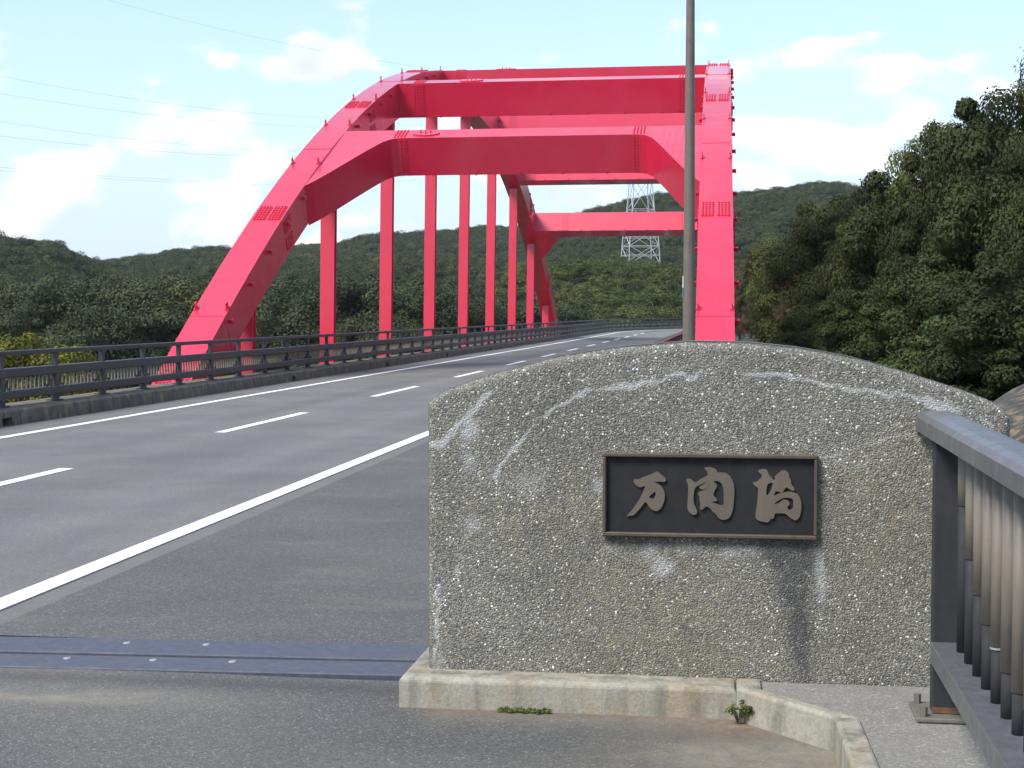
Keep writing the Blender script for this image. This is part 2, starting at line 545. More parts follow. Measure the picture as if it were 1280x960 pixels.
def smooth01(t): t = np.clip(t, 0, 1); return t * t * (3 - 2 * t)


def vnoise(x, y, seed=0):
    """cheap value noise, numpy arrays"""
    xi, yi = np.floor(x).astype(int), np.floor(y).astype(int)
    xf, yf = smooth01(x - xi), smooth01(y - yi)
    def h(a, b):
        n = (a * 374761393 + b * 668265263 + seed * 974711) & 0x7fffffff
        n = ((n ^ (n >> 13)) * 1274126177) & 0x7fffffff
        return (n & 0xffff) / 65535.0
    return (h(xi, yi) * (1 - xf) + h(xi + 1, yi) * xf) * (1 - yf) + (h(xi, yi + 1) * (1 - xf) + h(xi + 1, yi + 1) * xf) * yf


# ------------------------------------------------------------------ road layout
# the road runs along +Y over the bridge and swings right beyond it
CURVE_Y, CURVE_R, LANE_X = 128.0, 95.0, -6.95


def road_pts(off, y0, y1, step=4.0, z=0.0, ang=80):
    """points at lateral offset X=off along the road from y0; y1 beyond CURVE_Y is counted along the arc"""
    pts = []; y = y0
    ys = list(np.arange(y0, min(y1, CURVE_Y), step)) + [min(y1, CURVE_Y)]
    for y in ys: pts.append((off, y, z))
    if y1 > CURVE_Y:
        c = LANE_X + CURVE_R
        L = y1 - CURVE_Y
        for s in np.arange(3.0, L + .01, 3.0):
            t = s / CURVE_R
            r = c - off
            pts.append((c - r * math.cos(t), CURVE_Y + r * math.sin(t), z))
    return pts


def strip(name, offs, y0, y1, mat, z, step=4.0, parent=None):
    a = road_pts(offs[0], y0, y1, step, z); b = road_pts(offs[1], y0, y1, step, z)
    mb = MB(); mb.add(a + b, [(i, len(a) + i, len(a) + i + 1, i + 1) for i in range(len(a) - 1)])
    return mb.build(name, mat, parent)


def left_off(y): return 0.0
FAR = 255.0
tag(strip('road', (-10.7, -3.99), -30, 104, 'carriageway_asphalt', 0.0), kind='structure')
tag(strip('road', (-10.7, -3.9), 104.0, FAR, 'worn_far_asphalt', 0.0), kind='structure')
tag(strip('pavement', (-3.82, -1.15), 7.40, 104, 'shoulder_asphalt', 0.0), kind='structure')
tag(strip('road_patch', (-8.2, -4.2), 93, 103.8, 'patch_asphalt', 0.002), kind='structure')
tag(strip('gutter', (-3.995, -3.815), 7.40, 104, 'gutter_concrete', -0.003), kind='structure')
tag(strip('gutter', (-3.995, -3.815), -30, 6.75, 'gutter_concrete', -0.003), kind='structure')

# approach asphalt in front of the joint, with swept-in silt as masks
gx = np.arange(-3.83, 3.2, .05); gy = np.arange(-4, 6.76, .05)
GX, GY = np.meshgrid(gx, gy); nx, ny = len(gx), len(gy)
def seg_d(px, py, a, b):
    ax, ay = a; bx, by = b; dx, dy = bx - ax, by - ay
    t = np.clip(((px - ax) * dx + (py - ay) * dy) / (dx * dx + dy * dy), 0, 1)
    return np.hypot(px - ax - t * dx, py - ay - t * dy)
def poly_d(px, py, pts):
    return np.min([seg_d(px, py, pts[i], pts[i + 1]) for i in range(len(pts) - 1)], axis=0)
wob = (vnoise(GX * 3, GY * 3, 5) - .5) * .25
band = np.exp(-((GY - (6.33 + .03 * GX) + wob * .5) / .10) ** 2) * smooth01((-1.9 - GX + wob) / .9)
foot = np.exp(-(np.maximum(0, 6.27 - GY) / .22) ** 2) * smooth01((GX + 1.35) / .2) * .55
corner = np.exp(-(((GX - .25) / .42) ** 2 + ((GY - 5.75) / .38) ** 2))
silt = np.clip(band * .9 + foot + corner * 1.5 + .35 * np.clip(vnoise(GX * .9, GY * 1.3, 9) - .55, 0, 1) * 2, 0, 1)
rust_ = np.clip(np.exp(-(np.maximum(0, 6.30 - GY) / .10) ** 2) * smooth01((GX + 1.4) / .3) * .8 + np.exp(-(((GX - .05) / .22) ** 2 + ((GY - 6.12) / .12) ** 2)), 0, 1)
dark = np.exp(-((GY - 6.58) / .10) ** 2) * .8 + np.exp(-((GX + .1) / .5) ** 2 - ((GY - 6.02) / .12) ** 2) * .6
stain = np.stack([silt, rust_, np.clip(dark, 0, 1), np.ones_like(silt)], -1).reshape(-1, 4)
zz = (vnoise(GX * 1.2, GY * 1.2, 3) - .5) * .012 - .004
V = np.stack([GX, GY, zz], -1).reshape(-1, 3)
I = np.arange(nx * ny).reshape(ny, nx)
F = np.stack([I[:-1, :-1], I[:-1, 1:], I[1:, 1:], I[1:, :-1]], -1).reshape(-1, 4)
tag(link('forecourt', np_mesh('forecourt', V, F, 'approach_asphalt', {'stain': stain}, True)), kind='structure')

# painted lines
tag(strip('edge_line', (-4.165, -4.0), -20, 6.69, 'white_road_paint', .004), kind='structure')
tag(strip('edge_line', (-4.165, -4.0), 7.35, FAR, 'white_road_paint', .004), kind='structure')
def slanted(name, x0, x1, y0, y1, mat, z, w):
    a = []; b = []
    for y in np.arange(y0, y1 + .01, 3.0):
        x = x0 + (x1 - x0) * (y - y0) / (y1 - y0); a.append((x - w / 2, y, z)); b.append((x + w / 2, y, z))
    mb = MB(); mb.add(a + b, [(i, len(a) + i, len(a) + i + 1, i + 1) for i in range(len(a) - 1)])
    return mb.build(name, mat)
tag(slanted('edge_line', -9.62, -9.24, -2, 88, 'white_road_paint', .004, .16), kind='structure')
tag(strip('edge_line', (-9.32, -9.16), 88.1, FAR, 'white_road_paint', .004), kind='structure')
for k in range(-1, 19):
    y = 20.45 + 9.25 * k
    tag(strip('lane_dash', (-7.03, -6.87), y, y + 4.3, 'white_road_paint', .004, 1.0), kind='structure')

# left kerb: upper course over a lower course with drain notches
KX = -10.42
kerb_path = road_pts(0, -6, FAR)
def off_path(off, y0, y1, z=0.0): return road_pts(off, y0, y1, 4.0, z)
kb = MB()
kb.sweep(off_path(KX, -6, FAR), [(0.0, .12), (-.012, .20), (-.035, .225), (-.80, .235), (-.80, -.25), (-.12, -.25), (-.12, .12)])
notches = [21.2, 26.2 + 10, 46.4, 56.6, 67, 77.5, 88, 98]
edges = [-6] + [n for y in notches for n in (y - .16, y + .16)] + [FAR]
for i in range(0, len(edges), 2):
    kb.sweep(off_path(KX, edges[i], edges[i + 1]), [(.02, -.05), (0.0, .1195), (-.118, .1195), (-.118, -.05)])
kerb = tag(kb.build('kerb', 'kerb_concrete'), kind='structure')

# right kerb beam, red steel face toward the walkway
rk = MB()
rk.sweep(off_path(-3.86, 56, FAR), [(0, -.02), (0, .17), (.03, .20), (.22, .20), (.22, -.02)])
tag(rk.build('kerb_beam', 'kerb_concrete'), kind='structure')
rk = MB(); rk.sweep(off_path(-3.62, 56, FAR), [(0, -.45), (0, .185), (.03, .185), (.03, -.45)])
redk = tag(rk.build('kerb_facing', 'red_bridge_paint'), 'red steel facing along the walkway side of the right kerb beam', 'steel facing')

# ------------------------------------------------------------------ parapet railings of the bridge
POST = 1.9


def bezel(w, h, b=.012, z0=0.0):
    return [(-w / 2, z0 + b), (-w / 2 + b, z0), (w / 2 - b, z0), (w / 2, z0 + b), (w / 2, z0 + h - b), (w / 2 - b, z0 + h), (-w / 2 + b, z0 + h), (-w / 2, z0 + h - b)]


def arclen(path):
    P = [Vector(p) for p in path]; s = [0]
    for i in range(len(P) - 1): s.append(s[-1] + (P[i + 1] - P[i]).length)
    return P, s


def at_len(P, s, t):
    for i in range(len(P) - 1):
        if s[i + 1] >= t or i == len(P) - 2:
            k = (t - s[i]) / (s[i + 1] - s[i]); d = (P[i + 1] - P[i]).normalized()
            return P[i].lerp(P[i + 1], k), d


def parapet(label, off, y0, y1, base, balu_until, inward):
    root = thing('railing', label, 'railing')
    path = off_path(off, y0, y1)
    for nm, w, h, z0, mat in (('top_rail', .07, .075, 1.0, 'railing_paint'), ('middle_rail', .12, .14, .665, 'railing_paint'), ('bottom_rail', .11, .13, .335, 'railing_paint')):
        MB().sweep(path, bezel(w, h, .012, z0)).build(nm, mat, root)
    P, s = arclen(path)
    proto = MB()
    proto.bbox((0, 0, (base + .675) / 2), (.10, .13, .675 - base), .008)
    proto.hexa([(-.035, -.045, .795), (.035, -.045, .795), (.035, .045, .795), (-.035, .045, .795), (-.035, -.06, 1.0), (.035, -.06, 1.0), (.035, .06, 1.0), (-.035, .06, 1.0)])
    proto.box((0, 0, base + .008), (.2, .22, .016))
    pm = proto.build('post', 'railing_paint', root)
    t = .4; first = True; n = 0
    bal = []
    while t < s[-1] - .2:
        p, d = at_len(P, s, t)
        o = pm if first else link('post', pm.data, root)
        first = False
        o.location = p; o.rotation_euler = (0, 0, math.atan2(d.y, d.x) - PI / 2)
        q, d2 = at_len(P, s, min(t + POST / 2, s[-1] - .1))
        bal.append((q, d2, t)); t += POST; n += 1
    # balusters of each bay: dark feet, tan sleeves whose lower ends make an arc
    b = MB()
    for k in range(12):
        yy = (k - 5.5) * POST / 13.0
        zc = .68 - .265 * math.sqrt(max(0, 1 - (yy / .86) ** 2))
        b.mi = 1; b.tube((0, yy, zc), (0, yy, .70), .019, n=6, caps=True)
        b.mi = 0; b.tube((0, yy, .44), (0, yy, max(zc + .01, .46)), .017, n=6, caps=False)
    bm_ = None
    for (q, d2, tt) in bal:
        if tt > balu_until: continue
        if bm_ is None: bm_ = b.build('balusters', ['railing_black_paint', 'railing_tan_paint'], root); o = bm_
        else: o = link('balusters', bm_.data, root)
        o.location = q; o.rotation_euler = (0, 0, math.atan2(d2.y, d2.x) - PI / 2); o['kind'] = 'stuff'
    return root


parapet('dark grey steel parapet railing on the concrete kerb across the road from the stone monument', -10.86, 8.2, FAR, .235, 400, 1)
parapet('dark steel parapet railing of the walkway running on behind the stone monument', -1.35, 9.0, 150, .0, 60, -1)

# ------------------------------------------------------------------ the red arch bridge
YC, ZC, KA = 69.7, 11.94, .00851


def zt(y): return ZC - KA * (y - YC) ** 2
def depth(y): return 1.2 - .18 * min(1, max(0, (abs(y - YC) - 22) / 12))
def rib_pt(y, n):
    """point n metres above the extrados (negative: inside), measured square to the rib"""
    s = -2 * KA * (y - YC); L = math.hypot(1, s)
    return y - s / L * n, zt(y) + n / L
def lean(z): return .016 * z
def rib_c(side, z): return (-12.12 + lean(z)) if side < 0 else (-.30 - lean(z))
RW = .43

bridge = thing('arch_bridge', 'red steel arch bridge with box ribs, cross beams and vertical hangers', 'bridge', loc=(-6.2, YC, 0))
OFF = Vector((6.2, -YC, 0))
def bbuild(mb, name, mat, parent, smooth=False):
    """build with coordinates made local to the bridge"""
    mb.v = [tuple(Vector(p) + OFF) for p in mb.v]
    return mb.build(name, mat, parent, smooth)


def bolts_unused(mb, pts_n, r=.024, h=.026):
    for (p, nrm, tan) in pts_n:
        nrm = Vector(nrm).normalized(); mb.tube(p, Vector(p) + nrm * h, r, r * .75, 6)


ribs = {}
YS = list(np.arange(YC - 44, YC + 44.01, 1.0))
for side in (-1, 1):
    mb = MB(); vs = []; fs = []
    for y in YS:
        d = depth(y)
        yt, z_t = rib_pt(y, 0); yb, z_b = rib_pt(y, -d)
        vs += [(rib_c(side, z_t) - RW, yt, z_t), (rib_c(side, z_t) + RW, yt, z_t), (rib_c(side, z_b) + RW, yb, z_b), (rib_c(side, z_b) - RW, yb, z_b)]
    for k in range(len(YS) - 1):
        a = 4 * k
        for i in range(4): fs.append((a + i, a + (i + 1) % 4, a + 4 + (i + 1) % 4, a + 4 + i))
    fs += [(3, 2, 1, 0), tuple(4 * (len(YS) - 1) + i for i in range(4))]
    mb.add(vs, fs)
    rib = bbuild(mb, 'arch_rib', 'red_bridge_paint', bridge)
    ribs[side] = rib
    # bolted splices: cover plates on the top flange and both webs
    for D in (-37.2, -30, -20.4, -11, 11, 20.4, 30, 37.2):
        sp = MB(); y = YC + D
        s = -2 * KA * D; L = math.hypot(1, s); tan = Vector((0, 1 / L, s / L)); up = Vector((0, -s / L, 1 / L))
        y_, z_ = rib_pt(y, 0); c = Vector((rib_c(side, z_), y_, z_))
        rot = Matrix((Vector((1, 0, 0)), tan, up)).transposed()
        for gxo in (-.2, .2):
            sp.box(c + Vector((gxo, 0, 0)) + up * .006, (.34, .85, .02), rot)
            for i in range(4):
                for j in range(7):
                    p = c + Vector((gxo - .125 + i * .083, 0, 0)) + tan * (-.36 + j * .12) + up * .012
                    sp.tube(p, p + up * .04, .03, .026, 6)
        d = depth(y)
        for sx in (-1, 1):
            yb, zb = rib_pt(y, -d / 2); cc = Vector((rib_c(side, zb) + sx * RW, yb, zb)); nx_ = Vector((sx, 0, 0))
            for gn in (-.24, .24):
                sp.box(cc + up * gn + nx_ * .006, (.02, .62, .36), rot)
                for i in range(5):
                    for j in range(4):
                        p = cc + up * (gn - .14 + j * .093) + tan * (-.24 + i * .12) + nx_ * .012
                        sp.tube(p, p + nx_ * .035, .028, .024, 6)
        bbuild(sp, 'splice_plate', 'red_bridge_paint', rib)
    # inspection brackets along both webs and pairs of lugs on the top flange
    br = MB()
    for D in np.arange(-41, 41.1, 1.55):
        y = YC + D; s = -2 * KA * D; L = math.hypot(1, s); tan = Vector((0, 1 / L, s / L)); up = Vector((0, -s / L, 1 / L))
        rot = Matrix((Vector((1, 0, 0)), tan, up)).transposed()
        for sx in (-1, 1):
            yb, zb = rib_pt(y, -.22); cc = Vector((rib_c(side, zb) + sx * RW, yb, zb))
            br.box(cc + Vector((sx * .05, 0, 0)), (.11, .03, .10), rot)
            br.box(cc + Vector((sx * .095, .05, 0)), (.02, .14, .10), rot)
    o = bbuild(br, 'brackets', 'red_bridge_paint', rib); o['kind'] = 'stuff'
    lg = MB()
    for D in (-34.6, -26.6, -23.0, -19.5, -15.5, -12, -8.2, 8.2, 15.5, 23, 34.6):
        y = YC + D; s = -2 * KA * D; L = math.hypot(1, s); tan = Vector((0, 1 / L, s / L)); up = Vector((0, -s / L, 1 / L))
        rot = Matrix((Vector((1, 0, 0)), tan, up)).transposed()
        y_, z_ = rib_pt(y, 0); c = Vector((rib_c(side, z_), y_, z_))
        for sx in (-1, 1):
            lg.box(c + Vector((sx * (RW - .05), 0, 0)) + up * .08, (.025, .13, .17), rot)
            lg.box(c + Vector((sx * (RW - .05), 0, 0)) + up * .012, (.10, .16, .02), rot)
    o = bbuild(lg, 'lugs', 'red_bridge_paint', rib); o['kind'] = 'stuff'
    sm = MB()
    for D in (-34.9, -25.4, -15.8, 15.8, 25.4, 34.9):
        y = YC + D; s = -2 * KA * D; L = math.hypot(1, s); tan = Vector((0, 1 / L, s / L)); up = Vector((0, -s / L, 1 / L))
        rot = Matrix((Vector((1, 0, 0)), tan, up)).transposed()
        y_, z_ = rib_pt(y, 0); c = Vector((rib_c(side, z_), y_, z_)); sm.box(c + up * .003, (2 * RW - .03, .03, .010), rot)
        yb, zb = rib_pt(y, -depth(y) / 2)
        for sx in (-1, 1): sm.box(Vector((rib_c(side, zb) + sx * RW, yb, zb)), (.014, .035, depth(y) - .06), rot)
    o = bbuild(sm, 'weld_seams', 'red_bridge_paint', rib); o['kind'] = 'stuff'


def cross_beam(D, haunch):
    """box beam square to the ribs; with haunch its lower web sweeps down onto the ribs"""
    y0 = YC + D; sg = 1 if D < 0 else -1          # sg: direction along Y that climbs the arch
    hw = .40
    _, zc = rib_pt(y0, -.6)
    xl, xr = rib_c(-1, zc) + RW - .03, rib_c(1, zc) - RW + .03
    xs = list(np.linspace(0, 1, 61))
    W = xr - xl
    vs = []; fs = []
    for u in xs:
        x = xl + u * W
        e = min(x - xl, xr - x)
        lo = y0 - sg * hw
        if haunch:
            k = smooth01(np.array(1 - e / 1.95)) * .4 + max(0, 1 - e / 1.5) * .6
            lo -= sg * (3.8 if D < 0 else 2.9) * float(k)
        hi = y0 + sg * hw
        dd = depth(y0) - .008
        for (yy, n) in ((lo, -.004), (hi, -.004), (hi, -dd - .004), (lo, -.004 - dd)):
            py, pz = rib_pt(yy, n); vs.append((x, py, pz))
    for k in range(len(xs) - 1):
        a = 4 * k
        for i in range(4): fs.append((a + i, a + 4 + i, a + 4 + (i + 1) % 4, a + (i + 1) % 4))
    fs += [(0, 1, 2, 3), tuple(4 * (len(xs) - 1) + i for i in (3, 2, 1, 0))]
    if sg < 0: fs = [tuple(reversed(q)) for q in fs]
    mb = MB().add(vs, fs)
    beam = bbuild(mb, 'cross_beam', 'red_bridge_paint', bridge)
    # bolt fields at the site joints, on the camera-side web and the top
    sp = MB(); ylo = y0 - sg * hw
    yw = y0 - hw                                # web facing -Y
    s = -2 * KA * (yw - YC); L = math.hypot(1, s); up = Vector((0, -s / L, 1 / L)); tan = Vector((0, 1 / L, s / L))
    for xe in (xl + 1.85 if haunch else xl + .75, xr - (1.85 if haunch else .75)):
        for i in range(4):
            for j in range(11):
                py, pz = rib_pt(yw, -.09 - j * .102)
                p = Vector((xe - .15 + i * .10, py, pz)); sp.tube(p - tan * .003, p - tan * .036, .028, .02, 6)
            for j in range(6):
                py, pz = rib_pt(yw + .08 + j * .125, 0)
                p = Vector((xe - .15 + i * .10, py, pz)); sp.tube(p - up * .006, p + up * .03, .026, .02, 6)
        py, pz = rib_pt(yw, -.6)
        rot = Matrix((Vector((1, 0, 0)), tan, up)).transposed()
        sp.box(Vector((xe, py, pz)) - tan * .004, (.46, .016, 1.12), rot)
    # small ring plates along the bottom edge
    for u in np.linspace(.14, .86, 7):
        py, pz = rib_pt(yw, -depth(y0) + .05)
        sp.box(Vector((xl + u * W, py, pz)) - tan * .03, (.03, .06, .12), rot)
    # access hatch on the top flange
    py, pz = rib_pt(y0, .0)
    hx = xl + W * .24
    ring = []
    for i in range(20):
        t = 2 * PI * i / 20
        ring.append(Vector((hx + .42 * math.cos(t), py, pz)) + tan * (.26 * math.sin(t)))
    sp.add([p for p in ring] + [p + up * .03 for p in ring], [(i, (i + 1) % 20, 20 + (i + 1) % 20, 20 + i) for i in range(20)] + [tuple(range(20, 40))])
    for hxo in (-.15, 0, .15): sp.box(Vector((hx + hxo, py, pz)) + up * .07, (.02, .12, .10), rot)
    bbuild(sp, 'joint_bolts', 'red_bridge_paint', beam)['kind'] = 'stuff'
    return beam


for D, h in ((-24.1, True), (-16.0, False), (-7.6, False), (7.6, False), (15.3, False), (22.9, True)): cross_beam(D, h)

# hangers: welded I sections between the ribs and the deck edge
for side in (-1, 1):
    for k in range(-4, 5):
        y = YC + 8.0 * k
        yb, zb = rib_pt(y, -depth(y)); z1 = zb + .25
        z0 = -1.3
        xc0, xc1 = rib_c(side, 0), rib_c(side, z1)
        mb = MB()
        def pil(w, dy, yo):
            mb.hexa([(xc0 - w / 2, y + yo - dy / 2, z0), (xc0 + w / 2, y + yo - dy / 2, z0), (xc0 + w / 2, y + yo + dy / 2, z0), (xc0 - w / 2, y + yo + dy / 2, z0),
                     (xc1 - w / 2, y + yo - dy / 2, z1), (xc1 + w / 2, y + yo - dy / 2, z1), (xc1 + w / 2, y + yo + dy / 2, z1), (xc1 - w / 2, y + yo + dy / 2, z1)])
        pil(.34, .20, 0)
        pil(.43, .05, -.127); pil(.43, .05, .127)
        bbuild(mb, 'hanger', 'red_bridge_paint', bridge)
# edge girders, floor beams, deck slab
for side in (-1, 1):
    x = rib_c(side, 0)
    mb = MB().box((x, YC, -1.25), (.5, 80, 1.3)); mb.box((x, YC, -.585), (.7, 80, .03)); mb.box((x, YC, -1.915), (.7, 80, .03))
    bbuild(mb, 'edge_girder', 'red_bridge_paint', bridge)
for k in range(-4, 5):
    mb = MB().box((-6.2, YC + 8 * k, -1.15), (11.2, .35, 1.0)); bbuild(mb, 'floor_beam', 'red_bridge_paint', bridge)
mb = MB().box((-6.2, 68.5, -.40), (10.3, 121, .50)); bbuild(mb, 'deck_slab', 'kerb_concrete', bridge)

# ------------------------------------------------------------------ expansion joint
ej = thing('expansion_joint', 'blue grey steel expansion joint plates with bolts across the asphalt', 'joint', loc=(-2.6, 7.1, 0))
def jpl(y0, y1, name):
    mb = MB(); mb.bbox((-2.3, (y0 + y1) / 2 - 7.1 + .0, -.0145), (8.6, y1 - y0, .04), .006); return mb.build(name, 'joint_steel', ej)
sk = math.radians(2.6)
jpl(7.085, 7.405, 'steel_plate'); jpl(6.765, 7.02, 'steel_plate')
MB().box((-2.3, -.0475, -.03), (8.6, .08, .02)).build('joint_gap', 'joint_groove', ej)
bolt = None
for (yy, x0) in ((.20, -1.7), (-.16, -1.45)):
    for k in range(14):
        if random.random() < .18: continue
        if bolt is None:
            bolt = MB().tube((0, 0, .003), (0, 0, .0095), .021, .017, 10).build('bolt', 'bolt_steel', ej); o = bolt
        else: o = link('bolt', bolt.data, ej)
        o.location = (x0 - 3.6 + k * .41 + .03 * random.random(), yy + .01 * random.random(), 0)
ej.rotation_euler = (0, 0, sk)

# ------------------------------------------------------------------ monument
MX0, MX1, MY, MZ0, MTH = -1.275, 1.13, 6.45, .10, .42
PROF = [(-1.275, 1.265), (-1.2, 1.322), (-1.0, 1.392), (-.71, 1.468), (-.45, 1.508), (-.17, 1.53), (.05, 1.527), (.29, 1.505), (.52, 1.462), (.77, 1.392), (.95, 1.333), (1.08, 1.283), (1.13, 1.225)]
px_, pz_ = np.array(PROF).T
def cat_interp(x):
    # smooth top profile
    xs = np.linspace(px_[0], px_[-1], 400); zs = np.interp(xs, px_, pz_)
    k = np.ones(15) / 15; zp = np.pad(zs, 7, mode='edge'); z2 = np.convolve(zp, k, 'valid')
    w = smooth01(np.minimum(xs - xs[0], xs[-1] - xs) / .08)
    return np.interp(x, xs, z2 * w + zs * (1 - w))
nu, nv = 261, 161
U = MX0 + (MX1 - MX0) * np.linspace(0, 1, nu); Vv = np.linspace(0, 1, nv)
# finer spacing at the rim for a rounded arris
def rim(t, e): return t
UU, VV = np.meshgrid(U, Vv); TOP = cat_interp(UU); ZZ = MZ0 + (TOP - MZ0) * VV
R_ = .035
ds = np.minimum(np.minimum(UU - MX0, MX1 - UU), TOP - ZZ)
q = np.clip(R_ - ds, 0, R_); rnd = R_ - np.sqrt(np.maximum(R_ * R_ - q * q, 0))
YY = MY + rnd + (vnoise(UU * 9, ZZ * 9, 11) - .5) * .004
# stains: lime veins, black run below the plaque, ochre
def P2(pts): return [((x - 912) / FPX * MY * 1.0, CAMH - (y - 391) / FPX * MY) for x, y in pts]
def vein(pts, w, seed):
    d_ = poly_d(UU + (vnoise(UU * 25, ZZ * 25, seed) - .5) * .03, ZZ + (vnoise(UU * 25, ZZ * 25, seed + 1) - .5) * .03, P2(pts))
    br = np.clip(.25 + 1.5 * vnoise(UU * 11, ZZ * 11, seed + 60), .15, 1)
    return np.maximum(np.exp(-(d_ / (w * (.5 + br))) ** 2) * br, .22 * np.exp(-(d_ / (4 * w)) ** 2))
def blob(x, y, rx, ry, seed=3, wobble=.5):
    (cx, cy), = P2([(x, y)]); k = FPX / MY
    n_ = (vnoise(UU * 12, ZZ * 12, seed) - .5) * wobble
    return np.exp(-(((UU - cx) * k / rx) ** 2 + ((ZZ - cy) * k / ry) ** 2)) * np.clip(1 + 2 * n_, 0, 2)
lime = vein([(536, 558), (552, 556), (575, 530), (600, 505), (610, 492)], .012, 1)
lime = np.maximum(lime, .85 * vein([(617, 602), (640, 560), (672, 530), (700, 508), (740, 490), (790, 482), (850, 470), (900, 465), (960, 466), (1010, 474), (1040, 482)], .008, 3))
lime = np.maximum(lime, .8 * vein([(1040, 482), (1090, 488), (1140, 494), (1165, 502), (1200, 510), (1228, 530)], .009, 5))
lime = np.maximum(lime, 1.0 * vein([(1150, 500), (1190, 510)], .02, 25))
lime = np.maximum(lime, .7 * vein([(1022, 570), (1060, 556), (1110, 546), (1146, 541)], .007, 7))
lime = np.maximum(lime, .6 * vein([(1066, 584), (1085, 572)], .008, 9))
lime = np.maximum(lime, .75 * vein([(545, 740), (543, 780), (541, 845)], .010, 13))
lime = np.maximum(lime, .7 * vein([(585, 670), (577, 700), (570, 730)], .013, 15))
lime = np.maximum(lime, .75 * np.clip(.8 * blob(580, 545, 20, 45, 21, 1.2) + .55 * blob(588, 660, 16, 45, 23, 1.3) + .6 * blob(750, 610, 14, 45, 24, 1.2) + .55 * blob(832, 720, 16, 60, 26, 1.4) + .45 * blob(790, 690, 40, 26, 27, 1.4) + .4 * blob(905, 700, 18, 40, 36, 1.4)
    + .7 * blob(1025, 735, 9, 75, 28, 1.2) + .35 * blob(860, 685, 60, 14, 29, 1.4) + .5 * blob(940, 690, 25, 14, 30) + .55 * blob(1060, 570, 45, 22, 31) + .4 * blob(700, 790, 120, 20, 33) + .7 * blob(545, 840, 14, 40, 34) + .55 * blob(660, 600, 40, 40, 35), 0, 1))
dk = np.clip(1.5 * blob(997, 730, 20, 70, 41, 1.0) + .7 * blob(1002, 790, 12, 60, 46, 1.0) + .9 * blob(978, 688, 40, 22, 42) + .75 * blob(790, 678, 36, 10, 43) + .6 * blob(890, 676, 130, 7, 44) + .4 * blob(1006, 800, 10, 50, 45), 0, 1)
och = np.clip(1.4 * blob(830, 770, 90, 60, 51, .8) + .6 * blob(680, 650, 90, 50, 52, .8) + .7 * blob(1110, 640, 60, 90, 53, .8) + .5 * blob(880, 830, 150, 20, 54, .8) + .25, 0, 1)
stn = np.stack([lime, dk, och, np.ones_like(lime)], -1).reshape(-1, 4)
front = np.stack([UU, YY, ZZ], -1).reshape(-1, 3)
I = np.arange(nu * nv).reshape(nv, nu)
F = np.stack([I[:-1, :-1], I[:-1, 1:], I[1:, 1:], I[1:, :-1]], -1).reshape(-1, 4)
# rim loop carried to the back, then a back face fan
loop = list(I[:, 0][::-1]) + list(I[0, 1:]) + list(I[1:, -1]) + list(I[-1, -2:0:-1])
loop = np.array(loop)
rimv = front[loop]
b1 = rimv.copy(); b1[:, 1] = MY + MTH - R_
b2 = rimv.copy(); b2[:, 1] = MY + MTH; b2[:, 0] = b2[:, 0] * .985; b2[:, 2] = MZ0 + (b2[:, 2] - MZ0) * .98
n0 = len(front); nl = len(loop)
allv = np.vstack([front, b1, b2, [[-.07, MY + MTH, .7]]])
cs = np.vstack([stn, stn[loop] * [.4, .4, 1, 1], stn[loop] * 0, [[0, 0, 0, 1]]])
k = np.arange(nl); kn = (k + 1) % nl
sideF = np.stack([loop[k], n0 + k, n0 + kn, loop[kn]], -1)
sideF = sideF[:, ::-1]
side2 = np.stack([n0 + k, n0 + nl + k, n0 + nl + kn, n0 + kn], -1)[:, ::-1]
back = np.stack([n0 + nl + k, np.full(nl, n0 + 2 * nl), np.full(nl, n0 + 2 * nl), n0 + nl + kn], -1)
mon = thing('stone_monument', 'low arched exposed aggregate stone monument carrying the bridge name plaque', 'monument', loc=(-.07, MY, 0))
me = np_mesh('stone_block', allv - [-.07, MY, 0], np.vstack([F, sideF, side2]), 'exposed_aggregate', {'stain': cs}, True)
link('stone_block', me, mon)
# back closing face as its own ngon in the plinth object's hidden side
bk = MB(); bk.add([tuple(p) for p in (b2 - [-.07, MY - .002, 0])], [tuple(range(nl))]); bk.build('back_face', 'exposed_aggregate', mon)

# plinth under the block
def rounded_prism(poly, z0, z1, r=.018):
    """polygon extruded with a softened top arris (poly counter-clockwise)"""
    n = len(poly); P = [Vector((x, y, 0)) for x, y in poly]
    def inset(d):
        out = []
        for i in range(n):
            e0 = (P[i] - P[i - 1]).normalized(); e1 = (P[(i + 1) % n] - P[i]).normalized()
            n0_ = Vector((-e0.y, e0.x, 0)); n1_ = Vector((-e1.y, e1.x, 0))
            b = (n0_ + n1_); b = b / max(.2, b.length_squared / 2) if b.length else n0_
            out.append(P[i] + b * d)
        return out
    rings = []
    for (d, z) in ((0, z0), (0, z1 - r), (r * .12, z1 - r * .6), (r * .4, z1 - r * .2), (r, z1)):
        rings.append([(q.x, q.y, z) for q in inset(d)])
    vs = [p for rg in rings for p in rg]; fs = []
    for k in range(len(rings) - 1):
        for i in range(n):
            j = (i + 1) % n; fs.append((k * n + i, k * n + j, (k + 1) * n + j, (k + 1) * n + i))
    fs.append(tuple((len(rings) - 1) * n + i for i in range(n)))
    return vs, fs
for x0, x1 in ((-1.365, .035),):
    mb = MB(); mb.add(*rounded_prism([(x0 + .07, 6.285 - MY), (x1 + .07, 6.285 - MY), (x1 + .07, 7.0 - MY), (x0 + .07, 7.0 - MY)], -.05, .125, .022))
    mb.build('plinth_stone', 'plinth_concrete', mon)

